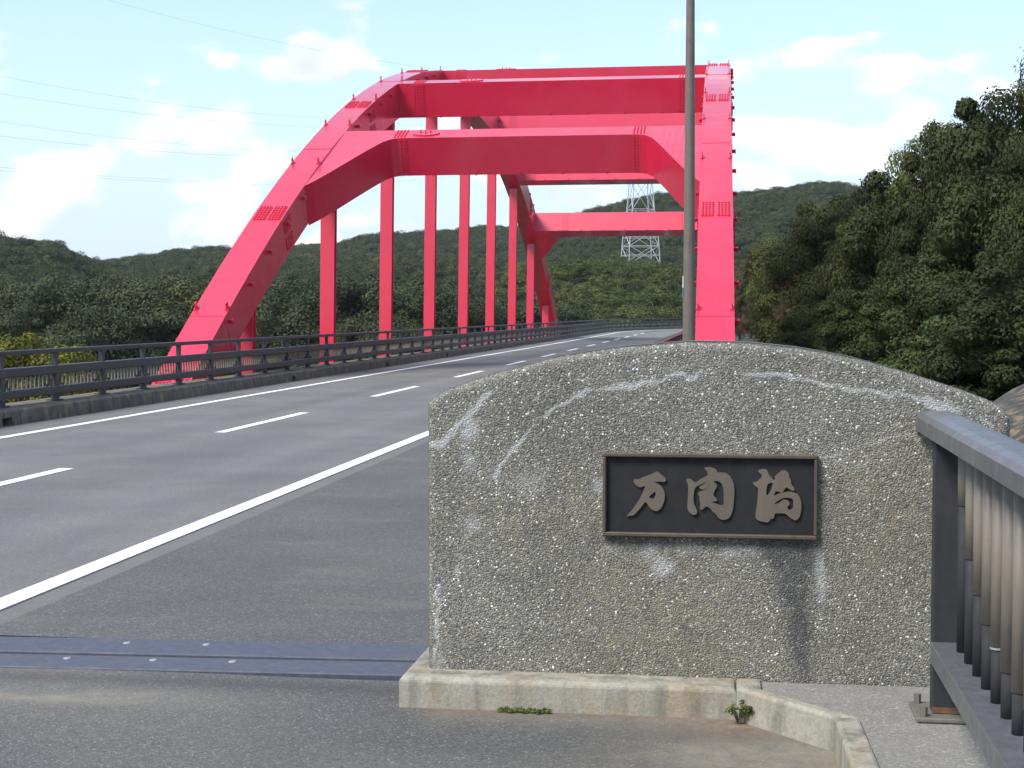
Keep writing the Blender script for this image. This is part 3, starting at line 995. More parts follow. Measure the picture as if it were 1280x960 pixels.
# name plaque: frame, sunk field, raised brush characters
PX0, PX1, PZ0, PZ1 = -.522, .362, .716, 1.066
plq = thing('name_plaque', 'black bronze framed plaque with three raised brush characters on the stone monument', 'plaque', loc=((PX0 + PX1) / 2, MY, (PZ0 + PZ1) / 2))
w2, h2 = (PX1 - PX0) / 2, (PZ1 - PZ0) / 2
fr = MB(); t_ = .017
def bar(x0, x1, z0, z1): fr.bbox(((x0 + x1) / 2, -.0095, (z0 + z1) / 2), (x1 - x0, .043, z1 - z0), .004)
bar(-w2, w2, h2 - t_, h2); bar(-w2, w2, -h2, -h2 + t_)
bar(-w2, -w2 + t_ * .85, -h2 + t_, h2 - t_); bar(w2 - t_ * .85, w2, -h2 + t_, h2 - t_)
fr.build('frame', 'bronze_frame', plq)
MB().box((0, .003, 0), (2 * w2 - .03, .02, 2 * h2 - .03)).build('field', 'plaque_field', plq)

CH = [
 ((775, 580),
  [(205, 235), (240, 232), (290, 228), (360, 190), (450, 160), (520, 130), (560, 110), (590, 135), (650, 180), (690, 215), (690, 255), (650, 272), (600, 262), (500, 262), (540, 280), (590, 305), (640, 355), (672, 430), (672, 520), (650, 600), (610, 670), (560, 705), (510, 700), (460, 670), (420, 615), (395, 572), (370, 572), (330, 630), (270, 700), (220, 755), (190, 772), (150, 772), (95, 785), (130, 750), (180, 690), (230, 620), (290, 530), (330, 450), (360, 380), (385, 320), (350, 335), (310, 348), (270, 340), (230, 305), (205, 265)],
  [[(525, 405), (540, 450), (520, 495), (500, 525), (465, 512), (430, 495), (480, 450)]]),
 ((848, 576),
  [(110, 285), (140, 268), (180, 270), (220, 300), (255, 330), (280, 312), (330, 275), (400, 240), (440, 222), (435, 170), (410, 132), (385, 112), (420, 95), (480, 95), (540, 112), (575, 140), (580, 175), (650, 175), (720, 185), (770, 220), (810, 290), (838, 370), (840, 480), (832, 600), (820, 720), (790, 820), (740, 870), (680, 888), (620, 870), (580, 830), (550, 790), (510, 760), (480, 715), (450, 692), (415, 682), (390, 700), (370, 725), (340, 732), (320, 710), (330, 660), (320, 600), (313, 555), (318, 530), (295, 505), (290, 480), (330, 460), (400, 432), (448, 402), (400, 422), (350, 432), (300, 395), (350, 368), (415, 325), (395, 326), (330, 355), (272, 386), (247, 410), (235, 470), (225, 560), (232, 640), (265, 710), (285, 760), (275, 795), (235, 815), (190, 795), (150, 750), (132, 690), (140, 600), (145, 480), (148, 380), (135, 330)],
  [[(520, 305), (580, 300), (635, 320), (665, 380), (680, 450), (678, 560), (680, 665), (620, 665), (560, 635), (480, 615), (530, 608), (580, 605), (580, 570), (550, 540), (522, 518), (530, 490), (545, 440), (580, 390), (575, 350), (545, 325)]]),
 ((932, 576),
  [(185, 150), (230, 125), (290, 122), (330, 150), (350, 210), (385, 240), (418, 292), (450, 275), (430, 240), (480, 200), (530, 155), (580, 135), (630, 165), (655, 215), (655, 250), (685, 290), (680, 340), (720, 390), (740, 440), (700, 450), (650, 420), (612, 392), (585, 420), (570, 455), (540, 480), (500, 465), (455, 450), (430, 490), (420, 522), (460, 510), (530, 480), (620, 465), (700, 465), (770, 490), (810, 540), (835, 610), (838, 700), (825, 790), (800, 860), (750, 895), (700, 875), (640, 830), (600, 790), (530, 785), (432, 785), (430, 850), (395, 872), (368, 862), (370, 890), (330, 925), (270, 915), (200, 900), (150, 865), (150, 790), (165, 690), (180, 590), (185, 480), (190, 410), (145, 380), (100, 325), (160, 320), (210, 280), (245, 240), (240, 205), (210, 185)],
  [[(408, 325), (400, 380), (370, 470), (335, 510), (310, 520), (310, 450), (320, 370), (350, 335)],
   [(420, 650), (480, 600), (550, 560), (620, 550), (690, 560), (715, 590), (715, 700), (690, 730), (650, 745), (620, 690), (660, 660), (655, 610), (620, 585), (560, 580), (530, 612), (480, 640)]]),
]


def catmull(pts, n=4):
    out = []; m = len(pts)
    for i in range(m):
        p0, p1, p2, p3 = (Vector(pts[(i + k) % m]) for k in (-1, 0, 1, 2))
        for j in range(n):
            t = j / n
            out.append(.5 * ((2 * p1) + (p2 - p0) * t * .8 + (2 * p0 * .8 - p1 * (5 - .6) + 4.0 * p2 * .9 - p3 * .8 + p2 * 0 + p1 * 0) * 0 * t * t + ((p2 - p1) * 2 - (p2 - p0) * .8) * t))
    return out


pcx, pcz = (PX0 + PX1) / 2, (PZ0 + PZ1) / 2
for (ox, oy), outer, holes in CH:
    def conv(pts):
        r = []
        for (x, y) in pts:
            X, Y = ox + x / 12.0, oy + y / 12.0
            # the plaque leans 4 px over its width in the photograph
            dirv = pix_dir(X, Y); k = (MY - .012) / dirv.y; p = Vector((0, 0, CAMH)) + dirv * k
            r.append((p.x - pcx, p.z - pcz))
        return r
    def relax(pts):      # one corner-cutting pass for a brushed outline
        o_ = []
        for i in range(len(pts)):
            a, b = Vector(pts[i]), Vector(pts[(i + 1) % len(pts)])
            o_ += [tuple(a.lerp(b, .22)), tuple(a.lerp(b, .78))]
        return o_
    loops = [relax(conv(outer))] + [relax(conv(h)) for h in holes]
    flat = [p for lp in loops for p in lp]
    tris = tessellate_polygon([[Vector((x, z, 0)) for x, z in lp] for lp in loops])
    mb = MB(); n = len(flat); yf, yb = -.017, -.004
    vs = [(x, yf, z) for x, z in flat] + [(x, yb, z) for x, z in flat]
    fs = []
    for a, b, c in tris:
        A, B, Cc = Vector(flat[a]), Vector(flat[b]), Vector(flat[c])
        cr = (B - A).cross(Cc - A) if False else ((B.x - A.x) * (Cc.y - A.y) - (B.y - A.y) * (Cc.x - A.x))
        fs.append((a, b, c) if cr > 0 else (a, c, b))
    o_ = 0
    for lp in loops:
        m = len(lp)
        for i in range(m): fs.append((o_ + i, o_ + (i + 1) % m, n + o_ + (i + 1) % m, n + o_ + i))
        o_ += m
    mb.add(vs, fs); mb.build('character', 'bronze_letter', plq)

# ------------------------------------------------------------------ raised slab at the right with edging kerb stones
slab = thing('concrete_slab', 'raised exposed aggregate slab edged with pale kerb stones beside the monument', 'slab', loc=(1.0, 5.8, 0))
def loc_poly(pts): return [(x - 1.0, y - 5.8) for x, y in pts]
mb = MB(); mb.add(*rounded_prism(loc_poly([(.1405, 6.258), (.4955, 5.862), (.5135, 5.2), (.5135, -3.0), (3.6, -3.0), (3.6, 6.45 + MTH), (1.15, 6.45 + MTH), (1.15, 6.44), (.1405, 6.44)]), -.05, .118, .006))
mb.build('slab_top', 'slab_concrete', slab)
for poly in ([(.0365, 6.272), (.40, 5.868), (.493, 5.868), (.139, 6.262), (.139, 6.44), (.0365, 6.44)],
             [(.40, 5.86), (.415, 5.20), (.512, 5.20), (.494, 5.86)],
             [(.415, 5.192), (.415, 4.0), (.512, 4.0), (.512, 5.192)], [(.415, 3.992), (.415, 2.8), (.512, 2.8), (.512, 3.992)],
             [(.415, 2.792), (.415, 1.6), (.512, 1.6), (.512, 2.792)]):
    mb = MB(); mb.add(*rounded_prism(loc_poly(poly), -.05, .132, .016)); mb.build('kerb_stone', 'plinth_concrete', slab)

# ------------------------------------------------------------------ pedestrian railing at the right, ending at the monument
rl = thing('pedestrian_railing', 'dark railing with two tone round balusters and broad grey top rail abutting the stone monument', 'railing', loc=(.84, 5.95, .118))
LZ = -.118
def lp(x, y, z): return (x - .84, y - 5.95, z + LZ)
mb = MB(); prof = [(.75, 1.175), (.765, 1.165), (.905, 1.165), (.92, 1.175), (.92, 1.225), (.90, 1.247), (.87, 1.253), (.80, 1.253), (.768, 1.247), (.752, 1.228)]
vs = [lp(x, y, z) for y in (6.44, -2.0) for x, z in prof]; m = len(prof)
mb.add(vs, [(i, m + i, m + (i + 1) % m, (i + 1) % m) for i in range(m)] + [tuple(range(m)), tuple(reversed(range(m, 2 * m)))])
mb.build('top_rail', 'railing_top_paint', rl)
mb = MB(); prof = [(.757, .335), (.76, .33), (.94, .33), (.943, .335), (.943, .405), (.94, .41), (.76, .41), (.757, .405)]
vs = [lp(x, y, z) for y in (5.935, -2.0) for x, z in prof]; m = len(prof)
mb.add(vs, [(i, m + i, m + (i + 1) % m, (i + 1) % m) for i in range(m)] + [tuple(range(m)), tuple(reversed(range(m, 2 * m)))])
mb.build('bottom_rail', 'railing_top_paint', rl)
for py in (5.985, 2.965, -.055):
    mb = MB()
    mb.box(lp(.85, py - .045, .645), (.16, .012, 1.04)); mb.box(lp(.85, py + .045, .645), (.16, .012, 1.04))
    mb.box(lp(.775, py, .645), (.012, .078, 1.04)); mb.box(lp(.85, py, .645), (.05, .076, 1.04))
    post = mb.build('post', 'railing_black_paint', rl)
    bp = MB(); bp.bbox(lp(.85, py, .130), (.30, .26, .018), .004); bp.build('base_plate', 'base_steel', post)
    MB().box(lp(.85, py - .055, .152), (.17, .012, .02)).build('rust_seam', 'rust', post)
    for bx, by in ((-.12, -.1), (.12, -.1), (-.12, .1), (.12, .1)):
        MB().tube(lp(.85 + bx, py + by, .139), lp(.85 + bx, py + by, .175), .014, n=6).build('anchor_bolt', 'base_steel', post)
bi = 0
for base_y in (5.985, 2.965):
    for k in range(1, 16):
        y = base_y - .21 - (k - 1) * .186
        u = (y - (base_y - 1.512)) / 1.36
        zb = 1.12 - .59 * math.sqrt(max(0, 1 - u * u))
        mb = MB().tube(lp(.85, y, .40), lp(.85, y, zb + .02), .0205, n=14)
        b_ = mb.build('baluster', 'railing_black_paint', rl, False)
        MB().tube(lp(.85, y, zb), lp(.85, y, 1.168), .0235, n=14).build('sleeve', 'railing_tan_paint', b_)
        b_.data.polygons.foreach_set('use_smooth', [len(p.vertices) == 4 for p in b_.data.polygons])
        c_ = b_.children[0].data; c_.polygons.foreach_set('use_smooth', [len(p.vertices) == 4 for p in c_.polygons])
MB().tube(lp(.85, 5.031, .583), lp(.85, 5.031, .589), .0245, n=14).build('collar', 'bolt_steel', rl)

# ------------------------------------------------------------------ lamp post
lx, ly = -.60, 23.0
lamp = thing('lamp_post', 'tall tapered brown steel lamp post standing in front of the red arch rib', 'lamp post', loc=(lx, ly, 0))
mb = MB(); mb.path_tube([(0, 0, 0), (0, 0, 1.2), (0, 0, 6.2), (0, 0, 9.2), (.02, -.1, 9.8), (-.15, -.2, 10.1), (-1.4, -.2, 10.35)], [.097, .092, .062, .048, .046, .044, .036], 20)
mb.build('pole', 'lamp_post_paint', lamp, True)
MB().box((0, 0, .02), (.4, .4, .04)).build('base_plate', 'lamp_post_paint', lamp)
lh = MB(); lh.bbox((-1.75, -.2, 10.36), (.75, .28, .14), .04); lho = lh.build('luminaire', 'lamp_post_paint', lamp)
MB().box((-1.75, -.2, 10.284), (.5, .2, .02)).build('lens', 'lamp_glass', lho)
def decal(z0, z1, mat):
    mb = MB(); n = 8; vs = []
    for z in (z0, z1):
        for i in range(n + 1):
            t = math.radians(150 + i * 60 / n); vs.append((.0925 * math.cos(t) * 1.02, .0925 * math.sin(t) * 1.02, z))
    mb.add(vs, [(i, i + 1, n + 2 + i, n + 1 + i) for i in range(n)]); mb.build('sticker', mat, lamp)
decal(2.02, 2.19, 'sticker_white'); decal(1.88, 2.02, 'sticker_blue')

# ------------------------------------------------------------------ terrain
RIDGE = [(-900, 300, 330), (-300, 285, 330), (0, 293, 330), (30, 300, 340), (65, 304, 350), (100, 319, 400), (140, 325, 480), (200, 321, 520), (250, 312, 540), (300, 307, 560), (350, 308, 560), (420, 305, 560), (470, 296, 560),
         (520, 292, 570), (560, 289, 570), (600, 283, 560), (645, 283, 560), (700, 276, 540), (750, 257, 520), (800, 245, 500), (850, 240, 500), (915, 241, 500), (965, 237, 480), (1010, 229, 460), (1045, 229, 460), (1100, 236, 450), (1200, 230, 430), (1500, 220, 400), (2600, 250, 400)]
raz, rz_, rr_ = [], [], []
for x, y, r in RIDGE:
    az = math.atan((x - 640) / FPX) - YAW
    raz.append(az); rr_.append(r); rz_.append(CAMH + (391 - y) / FPX * r * math.cos(az + YAW) - 4.4)
KN = (-22.0, 232.0)


def terrain(x, y):
    x = np.asarray(x, float); y = np.asarray(y, float)
    r = np.hypot(x, y); az = np.arctan2(x, y)
    Hc = np.interp(az, raz, rz_); R = np.interp(az, raz, rr_)
    t = np.clip((r - 150) / (R - 150), 0, 1)
    ex = .95 + 1.25 * np.exp(-((az + .065) / .075) ** 2)
    hill = -10 + (Hc + 10) * (.2 * t + .8 * t ** ex)
    hill = np.where(r > R, Hc - (r - R) * .12, hill)
    hill += (vnoise(x / 38, y / 38, 4) - .5) * 9 * smooth01(t * 3) * (1 - smooth01((t - .75) / .25)) + (vnoise(x / 120, y / 120, 14) - .5) * 14 * t * (1 - t) * 2
    # the knoll beyond the bend
    kd = ((x - KN[0]) / 46) ** 2 + ((y - KN[1]) / 42) ** 2
    hill = np.maximum(hill, -6 + 9.3 * np.exp(-kd))
    near = np.full_like(x, -24.0)
    # near abutment and the bank on the right
    land = -.35 - 9 * smooth01((-13.5 - x) / 16) - 14 * smooth01((y - 27) / 16) * smooth01((.8 - x) / 3)
    right = -1.4 + 3.4 * smooth01((x - 5) / 12) - 1.5 * smooth01((y - 78) / 40)
    nz = np.where(x > 3, np.minimum(land + smooth01((x - 3) / 3) * 20, right), land)
    near = nz - 12 * smooth01((-26 - x) / 40)
    far_land = -24 + 23.55 * smooth01((y - 108) / 14)
    z = np.where((y > 100) & (x < .5), far_land, near)
    w = smooth01((r - 140) / 40)
    # road bench beyond the bridge stays level
    c = LANE_X + CURVE_R
    rd = np.where(y < CURVE_Y, np.abs(x - LANE_X), np.abs(np.hypot(x - c, y - CURVE_Y) - CURVE_R))
    z = z * (1 - w) + hill * w
    bench = smooth01((12 - rd) / 5) * (y > 112)
    z = z * (1 - bench) + np.minimum(z, -.45) * bench + bench * 0
    z = np.where((rd < 9) & (y > 122), -.45, z)
    return z


tx = np.concatenate([np.arange(-760, -60, 10.), np.arange(-60, 60, 2.5), np.arange(60, 620, 10.)])
ty = np.concatenate([np.arange(-60, 8, 3.), np.arange(8, 260, 3.), np.arange(260, 760, 10.)])
TX, TY = np.meshgrid(tx, ty)
V = np.stack([TX, TY, terrain(TX, TY)], -1).reshape(-1, 3)
I = np.arange(V.shape[0]).reshape(len(ty), len(tx))
F = np.stack([I[:-1, :-1], I[:-1, 1:], I[1:, 1:], I[1:, :-1]], -1).reshape(-1, 4)
tag(link('terrain', np_mesh('terrain', V, F, 'soil', None, True)), kind='structure')
tag(MB().add([(-6000, -3000, -21), (6000, -3000, -21), (6000, 8000, -21), (-6000, 8000, -21)], [(0, 1, 2, 3)]).build('water', 'sea_water'), kind='structure')

# ------------------------------------------------------------------ foliage


def leaf_cloud(centres, radii, n_per, size, seed, up=.35, shell=.45, hemi=False, fold=True):
    """leaf quads spread through clumps; returns verts, faces, tint"""
    g = np.random.default_rng(seed)
    C_ = np.repeat(np.asarray(centres), n_per, 0); Rr = np.repeat(np.asarray(radii), n_per, 0)
    ct = np.repeat(g.random(len(centres)), n_per)
    n = len(C_)
    d = g.normal(size=(n, 3)); d[:, 2] += up
    if hemi: d[:, 2] = np.abs(d[:, 2])
    d /= np.linalg.norm(d, axis=1)[:, None]
    rad = shell + (1 - shell) * g.random(n) ** .6
    rad *= 1 + .10 * g.normal(size=n)
    P = C_ + d * (rad[:, None]) * Rr
    nrm = d + .30 * g.normal(size=(n, 3)); nrm[:, 2] += .25; nrm /= np.linalg.norm(nrm, axis=1)[:, None]
    t = np.cross(nrm, g.normal(size=(n, 3))); t /= np.linalg.norm(t, axis=1)[:, None]
    b = np.cross(nrm, t)
    s = size * (.6 + .8 * g.random(n))[:, None]
    droop = nrm * s * .25
    v = np.stack([P - t * s, P - b * s * .52 + droop, P + t * s, P + b * s * .52 + droop], 1).reshape(-1, 3)
    f = np.arange(4 * n).reshape(n, 4)
    tint = np.clip(.72 * ct + .26 * g.random(n), 0, 1)
    return v, f, np.repeat(tint, 4)


def lumpy_crown(seed, n_cl, rx, rz, cr):
    """clump centres over a lumpy crown volume, base at z=0 .. 2rz"""
    g = np.random.default_rng(seed)
    d = g.normal(size=(n_cl, 3)); d /= np.linalg.norm(d, axis=1)[:, None]
    lob = 1 + .22 * np.sin(3 * np.arctan2(d[:, 1], d[:, 0]) + seed) + .16 * np.sin(5 * d[:, 2] + seed * 2)
    rr = (.45 + .55 * g.random(n_cl) ** .45) * lob
    c = d * rr[:, None] * [rx, rx, rz]; c[:, 2] += rz
    rad = cr * (.45 + 1.0 * g.random(n_cl)); R3 = np.stack([rad, rad, rad * .6], -1)
    return c, R3


def make_tree_meshes(seed, h, rx, n_cl, n_per, leaf, leaf_mat, crown_from=.12, cr=None):
    """unit trees of height h: trunk+limb mesh, crown mesh"""
    g = random.Random(seed)
    rz = h * (1 - crown_from) / 2
    c, R3 = lumpy_crown(seed, n_cl, rx, rz, cr or rx * .34)
    c[:, 2] += h * crown_from
    v, f, t = leaf_cloud(c, R3, n_per, leaf, seed)
    crown = np_mesh('crown', v, f, leaf_mat, {'tint': t})
    mb = MB()
    bend = [(.0, 0), (g.uniform(-.2, .2), g.uniform(-.2, .2)), (g.uniform(-.4, .4), g.uniform(-.4, .4)), (g.uniform(-.5, .5), g.uniform(-.5, .5))]
    r0 = h * .028
    mb.path_tube([(bend[i][0], bend[i][1], h * k) for i, k in enumerate((-.08, .2, .5, .88))], [r0 * 1.25, r0, r0 * .65, r0 * .18], 8)
    for k in range(9):
        z = h * (.2 + .07 * k); a = k * 2.4 + g.uniform(-.4, .4); ln = rx * g.uniform(.55, .9) * (1 - .05 * k)
        p0 = Vector((bend[1][0], bend[1][1], z)); p2 = p0 + Vector((math.cos(a) * ln, math.sin(a) * ln, ln * g.uniform(.25, .6)))
        p1 = p0.lerp(p2, .5) + Vector((0, 0, -.08 * ln))
        mb.path_tube([p0, p1, p2], [r0 * .45, r0 * .28, r0 * .08], 6)
    me = bpy.data.meshes.new('trunk'); me.from_pydata([tuple(p) for p in mb.v], [], mb.f); me.materials.append(MATS['bark']); me.update()
    me.polygons.foreach_set('use_smooth', [True] * len(me.polygons))
    return me, crown, h


def put_tree(name, kit, x, y, top, label, group, rz, wide=1.0, cat='tree', base=None):
    zb = float(terrain(np.array([x]), np.array([y]))[0]) if base is None else base
    k = (top - zb) / (kit[2] * 1.04)
    o = thing(name, label, cat, group, (x, y, zb), rz); o.scale = (k * wide, k * wide, k)
    link('trunk', kit[0], o); link('crown', kit[1], o)
    return o


KITS = {
    'ever1': make_tree_meshes(11, 10, 3.3, 105, 820, .095, 'evergreen_leaf', .04, 1.12),
    'ever2': make_tree_meshes(12, 10, 3.8, 110, 820, .095, 'evergreen_leaf', .03, 1.2),
    'ever3': make_tree_meshes(17, 8, 3.6, 100, 800, .085, 'evergreen_leaf', .02, 1.05),
    'broad': make_tree_meshes(13, 9, 3.2, 90, 560, .10, 'broad_leaf', .08, .95),
    'autumn': make_tree_meshes(14, 7, 3.2, 90, 480, .075, 'autumn_leaf', .03, .85),
}
TREES = [  # photo x, photo y of the top, distance, kit, width factor
    (1262, 100, 42, 'ever1', .62), (1310, 85, 40, 'ever2', .6), (1212, 150, 47, 'ever2', .55), (1160, 172, 52, 'broad', .52), (1128, 190, 56, 'broad', .42),
    (1090, 262, 60, 'ever1', .7), (1018, 260, 68, 'ever2', .82), (972, 295, 105, 'broad', .55), (1135, 245, 47, 'ever3', .75), (1056, 262, 72, 'ever3', .8),
    (1195, 235, 41, 'ever2', .62), (1262, 215, 37, 'ever3', .7), (1060, 325, 50, 'ever3', .85), (1000, 335, 70, 'autumn', .7), (1320, 190, 36, 'ever1', .6),
    (940, 322, 126, 'autumn', .6), (925, 352, 118, 'autumn', .5), (960, 350, 104, 'autumn', .7), (1240, 320, 33, 'ever1', .9), (1165, 335, 36, 'ever3', 1.0), (1105, 360, 40, 'ever2', 1.1),
    (1030, 385, 48, 'ever3', 1.1), (985, 385, 62, 'autumn', .8), (1290, 360, 28, 'ever3', 1.1), (1200, 395, 29, 'broad', 1.2), (985, 305, 88, 'broad', .7)]
LBL = {'ever1': 'dark evergreen tree on the bank right of the arch', 'ever2': 'dark evergreen tree on the bank right of the arch', 'ever3': 'dark evergreen tree on the bank right of the arch',
       'broad': 'paler yellow green leafy tree growing among dark evergreens on the right bank', 'autumn': 'brownish small leaved tree beside the foot of the right arch rib'}
GRP = {'ever1': 'evergreens on the right bank', 'ever2': 'evergreens on the right bank', 'ever3': 'evergreens on the right bank', 'broad': 'pale trees on the right bank', 'autumn': 'brownish trees by the right rib'}
SINGLE = {0: 'tallest dark evergreen tree crowning the bank right of the arch', 7: 'pale green leafy tree between the right arch rib and the dark evergreens', 24: 'low yellow green leafy tree just behind the monument beside the grey bank'}
for i, (px, py, dist, kit, wd) in enumerate(TREES):
    dv = pix_dir(px, py); k = dist / math.hypot(dv.x, dv.y)
    put_tree('evergreen_tree' if kit.startswith('ever') else 'leafy_tree', KITS[kit], dv.x * k, dv.y * k, CAMH + dv.z * k, SINGLE.get(i, LBL[kit]), GRP[kit], i * 2.1, wd)

# vine covered shrubs behind the left railing
vk = make_tree_meshes(21, 2.2, 1.0, 80, 150, .045, 'vine_leaf', .0, .34)
for i, (px, top_y, dist, wd) in enumerate(((10, 434, 35, 1.1), (58, 423, 36, 1.0), (92, 437, 36.5, .9), (-40, 428, 35, 1.1), (120, 468, 37, .8))):
    dv = pix_dir(px, top_y); k = dist / math.hypot(dv.x, dv.y)
    put_tree('vine_shrub', vk, dv.x * k, dv.y * k, CAMH + dv.z * k, 'yellow green vine covered shrub behind the railing left of the arch', 'vine shrubs behind the railing', i * 1.7, wd * .9, 'shrub', base=-1.6)

# trees on the knoll beyond the bend
KK = [make_tree_meshes(31 + i, 7, 2.9, 60, 260, .11, 'knoll_leaf', .03, 1.05) for i in range(3)]
g = np.random.default_rng(3); placed = []
tries = 0
while len(placed) < 70 and tries < 4000:
    tries += 1
    px = g.uniform(640, 900); dist = g.uniform(172, 236)
    dv = pix_dir(px, 391); k = dist / math.hypot(dv.x, dv.y); x, y = dv.x * k, dv.y * k
    c = LANE_X + CURVE_R; rd = abs(math.hypot(x - c, y - CURVE_Y) - CURVE_R)
    if rd < 12 or any((x - a) ** 2 + (y - b) ** 2 < 13 for a, b in placed): continue
    placed.append((x, y))
for i, (x, y) in enumerate(placed):
    zb = float(terrain(np.array([x]), np.array([y]))[0])
    put_tree('knoll_tree', KK[i % 3], x, y, zb + 5.6 + 1.4 * g.random(), 'bushy yellow green tree on the low knoll beyond the far end of the road', 'trees on the knoll beyond the road', i * 1.3, 1.0 + .3 * g.random())


# far forest: canopy crowns instanced on the hillsides
def canopy_template(seed):
    c, R3 = lumpy_crown(seed, 26, 1.0, .62, .42)
    v, f, t = leaf_cloud(c, R3, 280, .038, seed, shell=.5)
    me = np_mesh('canopy_crown', v, f, 'far_leaf', {'tint': t})
    return bpy.data.objects.new('canopy_crown', me)


def forest(name, pts, scl, templates, label, cat):
    me = bpy.data.meshes.new(name); n = len(pts)
    me.vertices.add(n); me.vertices.foreach_set('co', np.asarray(pts, np.float32).ravel())
    g = np.random.default_rng(n)
    a = me.attributes.new('scl', 'FLOAT', 'POINT'); a.data.foreach_set('value', np.asarray(scl, np.float32))
    a = me.attributes.new('rotz', 'FLOAT', 'POINT'); a.data.foreach_set('value', (g.random(n) * 6.28).astype(np.float32))
    a = me.attributes.new('pick', 'INT', 'POINT'); a.data.foreach_set('value', g.integers(0, len(templates), n).astype(np.int32))
    o = link(name, me)
    ng = bpy.data.node_groups.new(name, 'GeometryNodeTree')
    ng.interface.new_socket('Geometry', in_out='INPUT', socket_type='NodeSocketGeometry')
    ng.interface.new_socket('Geometry', in_out='OUTPUT', socket_type='NodeSocketGeometry')
    N, L = ng.nodes, ng.links
    gi, go = N.new('NodeGroupInput'), N.new('NodeGroupOutput')
    inst = N.new('GeometryNodeInstanceOnPoints'); join = N.new('GeometryNodeJoinGeometry')
    for t in templates:
        oi = N.new('GeometryNodeObjectInfo'); oi.inputs['Object'].default_value = t; oi.inputs['As Instance'].default_value = True
        L.new(oi.outputs['Geometry'], join.inputs[0])
    def named(nm, ty):
        q = N.new('GeometryNodeInputNamedAttribute'); q.data_type = ty; q.inputs['Name'].default_value = nm; return q.outputs['Attribute']
    comb = N.new('ShaderNodeCombineXYZ'); L.new(named('rotz', 'FLOAT'), comb.inputs['Z'])
    L.new(gi.outputs[0], inst.inputs['Points']); L.new(join.outputs[0], inst.inputs['Instance'])
    inst.inputs['Pick Instance'].default_value = True
    L.new(named('pick', 'INT'), inst.inputs['Instance Index'])
    L.new(comb.outputs[0], inst.inputs['Rotation']); L.new(named('scl', 'FLOAT'), inst.inputs['Scale'])
    L.new(inst.outputs[0], go.inputs[0])
    md = o.modifiers.new('canopy', 'NODES'); md.node_group = ng
    return tag(o, label, cat, kind='stuff')


temps = [canopy_template(s) for s in (41, 42, 43, 44)]
g = np.random.default_rng(5)
n = 60000
az = g.uniform(-.62, .36, n); r = np.sqrt(g.uniform(75 ** 2, 620 ** 2, n))
x, y = r * np.sin(az), r * np.cos(az)
R = np.interp(az, raz, rr_)
c = LANE_X + CURVE_R
rd = np.where(y < CURVE_Y, np.abs(x - LANE_X), np.abs(np.hypot(x - c, y - CURVE_Y) - CURVE_R))
TWX, TWY = -19.5, 340.0
ok = (r < R + 14) & (rd > 13) & ((r > 150) | (x < -24)) & (np.hypot(x - TWX, y - TWY) > 9) & ((x - KN[0]) ** 2 + (y - KN[1]) ** 2 > 38 ** 2)
# keep density even on the ground
x, y, r = x[ok], y[ok], r[ok]
z = terrain(x, y)
s = 1.7 + 1.9 * g.random(len(x)) ** 1.8
pts = np.stack([x, y, z - .6 * 0 + .2], -1)
forest('hillside_forest', pts, s, temps, 'dark green wooded hills rising beyond the bridge', 'forest')

# ------------------------------------------------------------------ transmission tower and power lines
tz0 = float(terrain(np.array([TWX]), np.array([TWY]))[0])
tower = thing('transmission_tower', 'white steel lattice transmission tower on the wooded hill behind the arch', 'pylon', loc=(TWX, TWY, tz0), rz=.32)
ZB = 12.2 - tz0
LEV = [(-2 - 0, 3.8), (ZB, 3.5), (ZB + 4, 3.3), (ZB + 7.8, 3.0), (ZB + 12, 2.45), (ZB + 18.5, 2.0), (ZB + 25, 1.7), (ZB + 31, 1.1), (ZB + 36.5, .85), (ZB + 41, .25)]
cor = ((-1, -1), (1, -1), (1, 1), (-1, 1))
for sx, sy in cor:
    mb = MB()
    for (z0, a0), (z1, a1) in zip(LEV, LEV[1:]): mb.tube((sx * a0, sy * a0, z0), (sx * a1, sy * a1, z1), .12, .10, 6)
    mb.build('leg', 'galvanised', tower)
for k in range(4):
    mb = MB(); a, b = cor[k], cor[(k + 1) % 4]
    for i, ((z0, a0), (z1, a1)) in enumerate(zip(LEV, LEV[1:])):
        A0, B0, A1, B1 = Vector((a[0] * a0, a[1] * a0, z0)), Vector((b[0] * a0, b[1] * a0, z0)), Vector((a[0] * a1, a[1] * a1, z1)), Vector((b[0] * a1, b[1] * a1, z1))
        mb.tube(A0, B1, .07, n=5); mb.tube(B0, A1, .07, n=5); mb.tube(A1, B1, .07, n=5)
        M = (A0 + B1) / 2
        if i < 4:
            mb.tube(A0.lerp(A1, .5), M, .07, n=5); mb.tube(B0.lerp(B1, .5), M, .07, n=5)
    mb.build('lattice_face', 'galvanised', tower)
for zz_, ln in ((27.5, 5.2), (33, 4.4), (38, 3.6)):
    mb = MB()
    for sx in (-1, 1):
        for e in (-.7, .7): mb.tube((sx * 1.0, e, ZB + zz_), (sx * ln, 0, ZB + zz_ + .2), .1, n=5)
        mb.tube((sx * .9, 0, ZB + zz_ + 1.6), (sx * ln, 0, ZB + zz_ + .2), .1, n=5)
    mb.build('cross_arm', 'galvanised', tower)
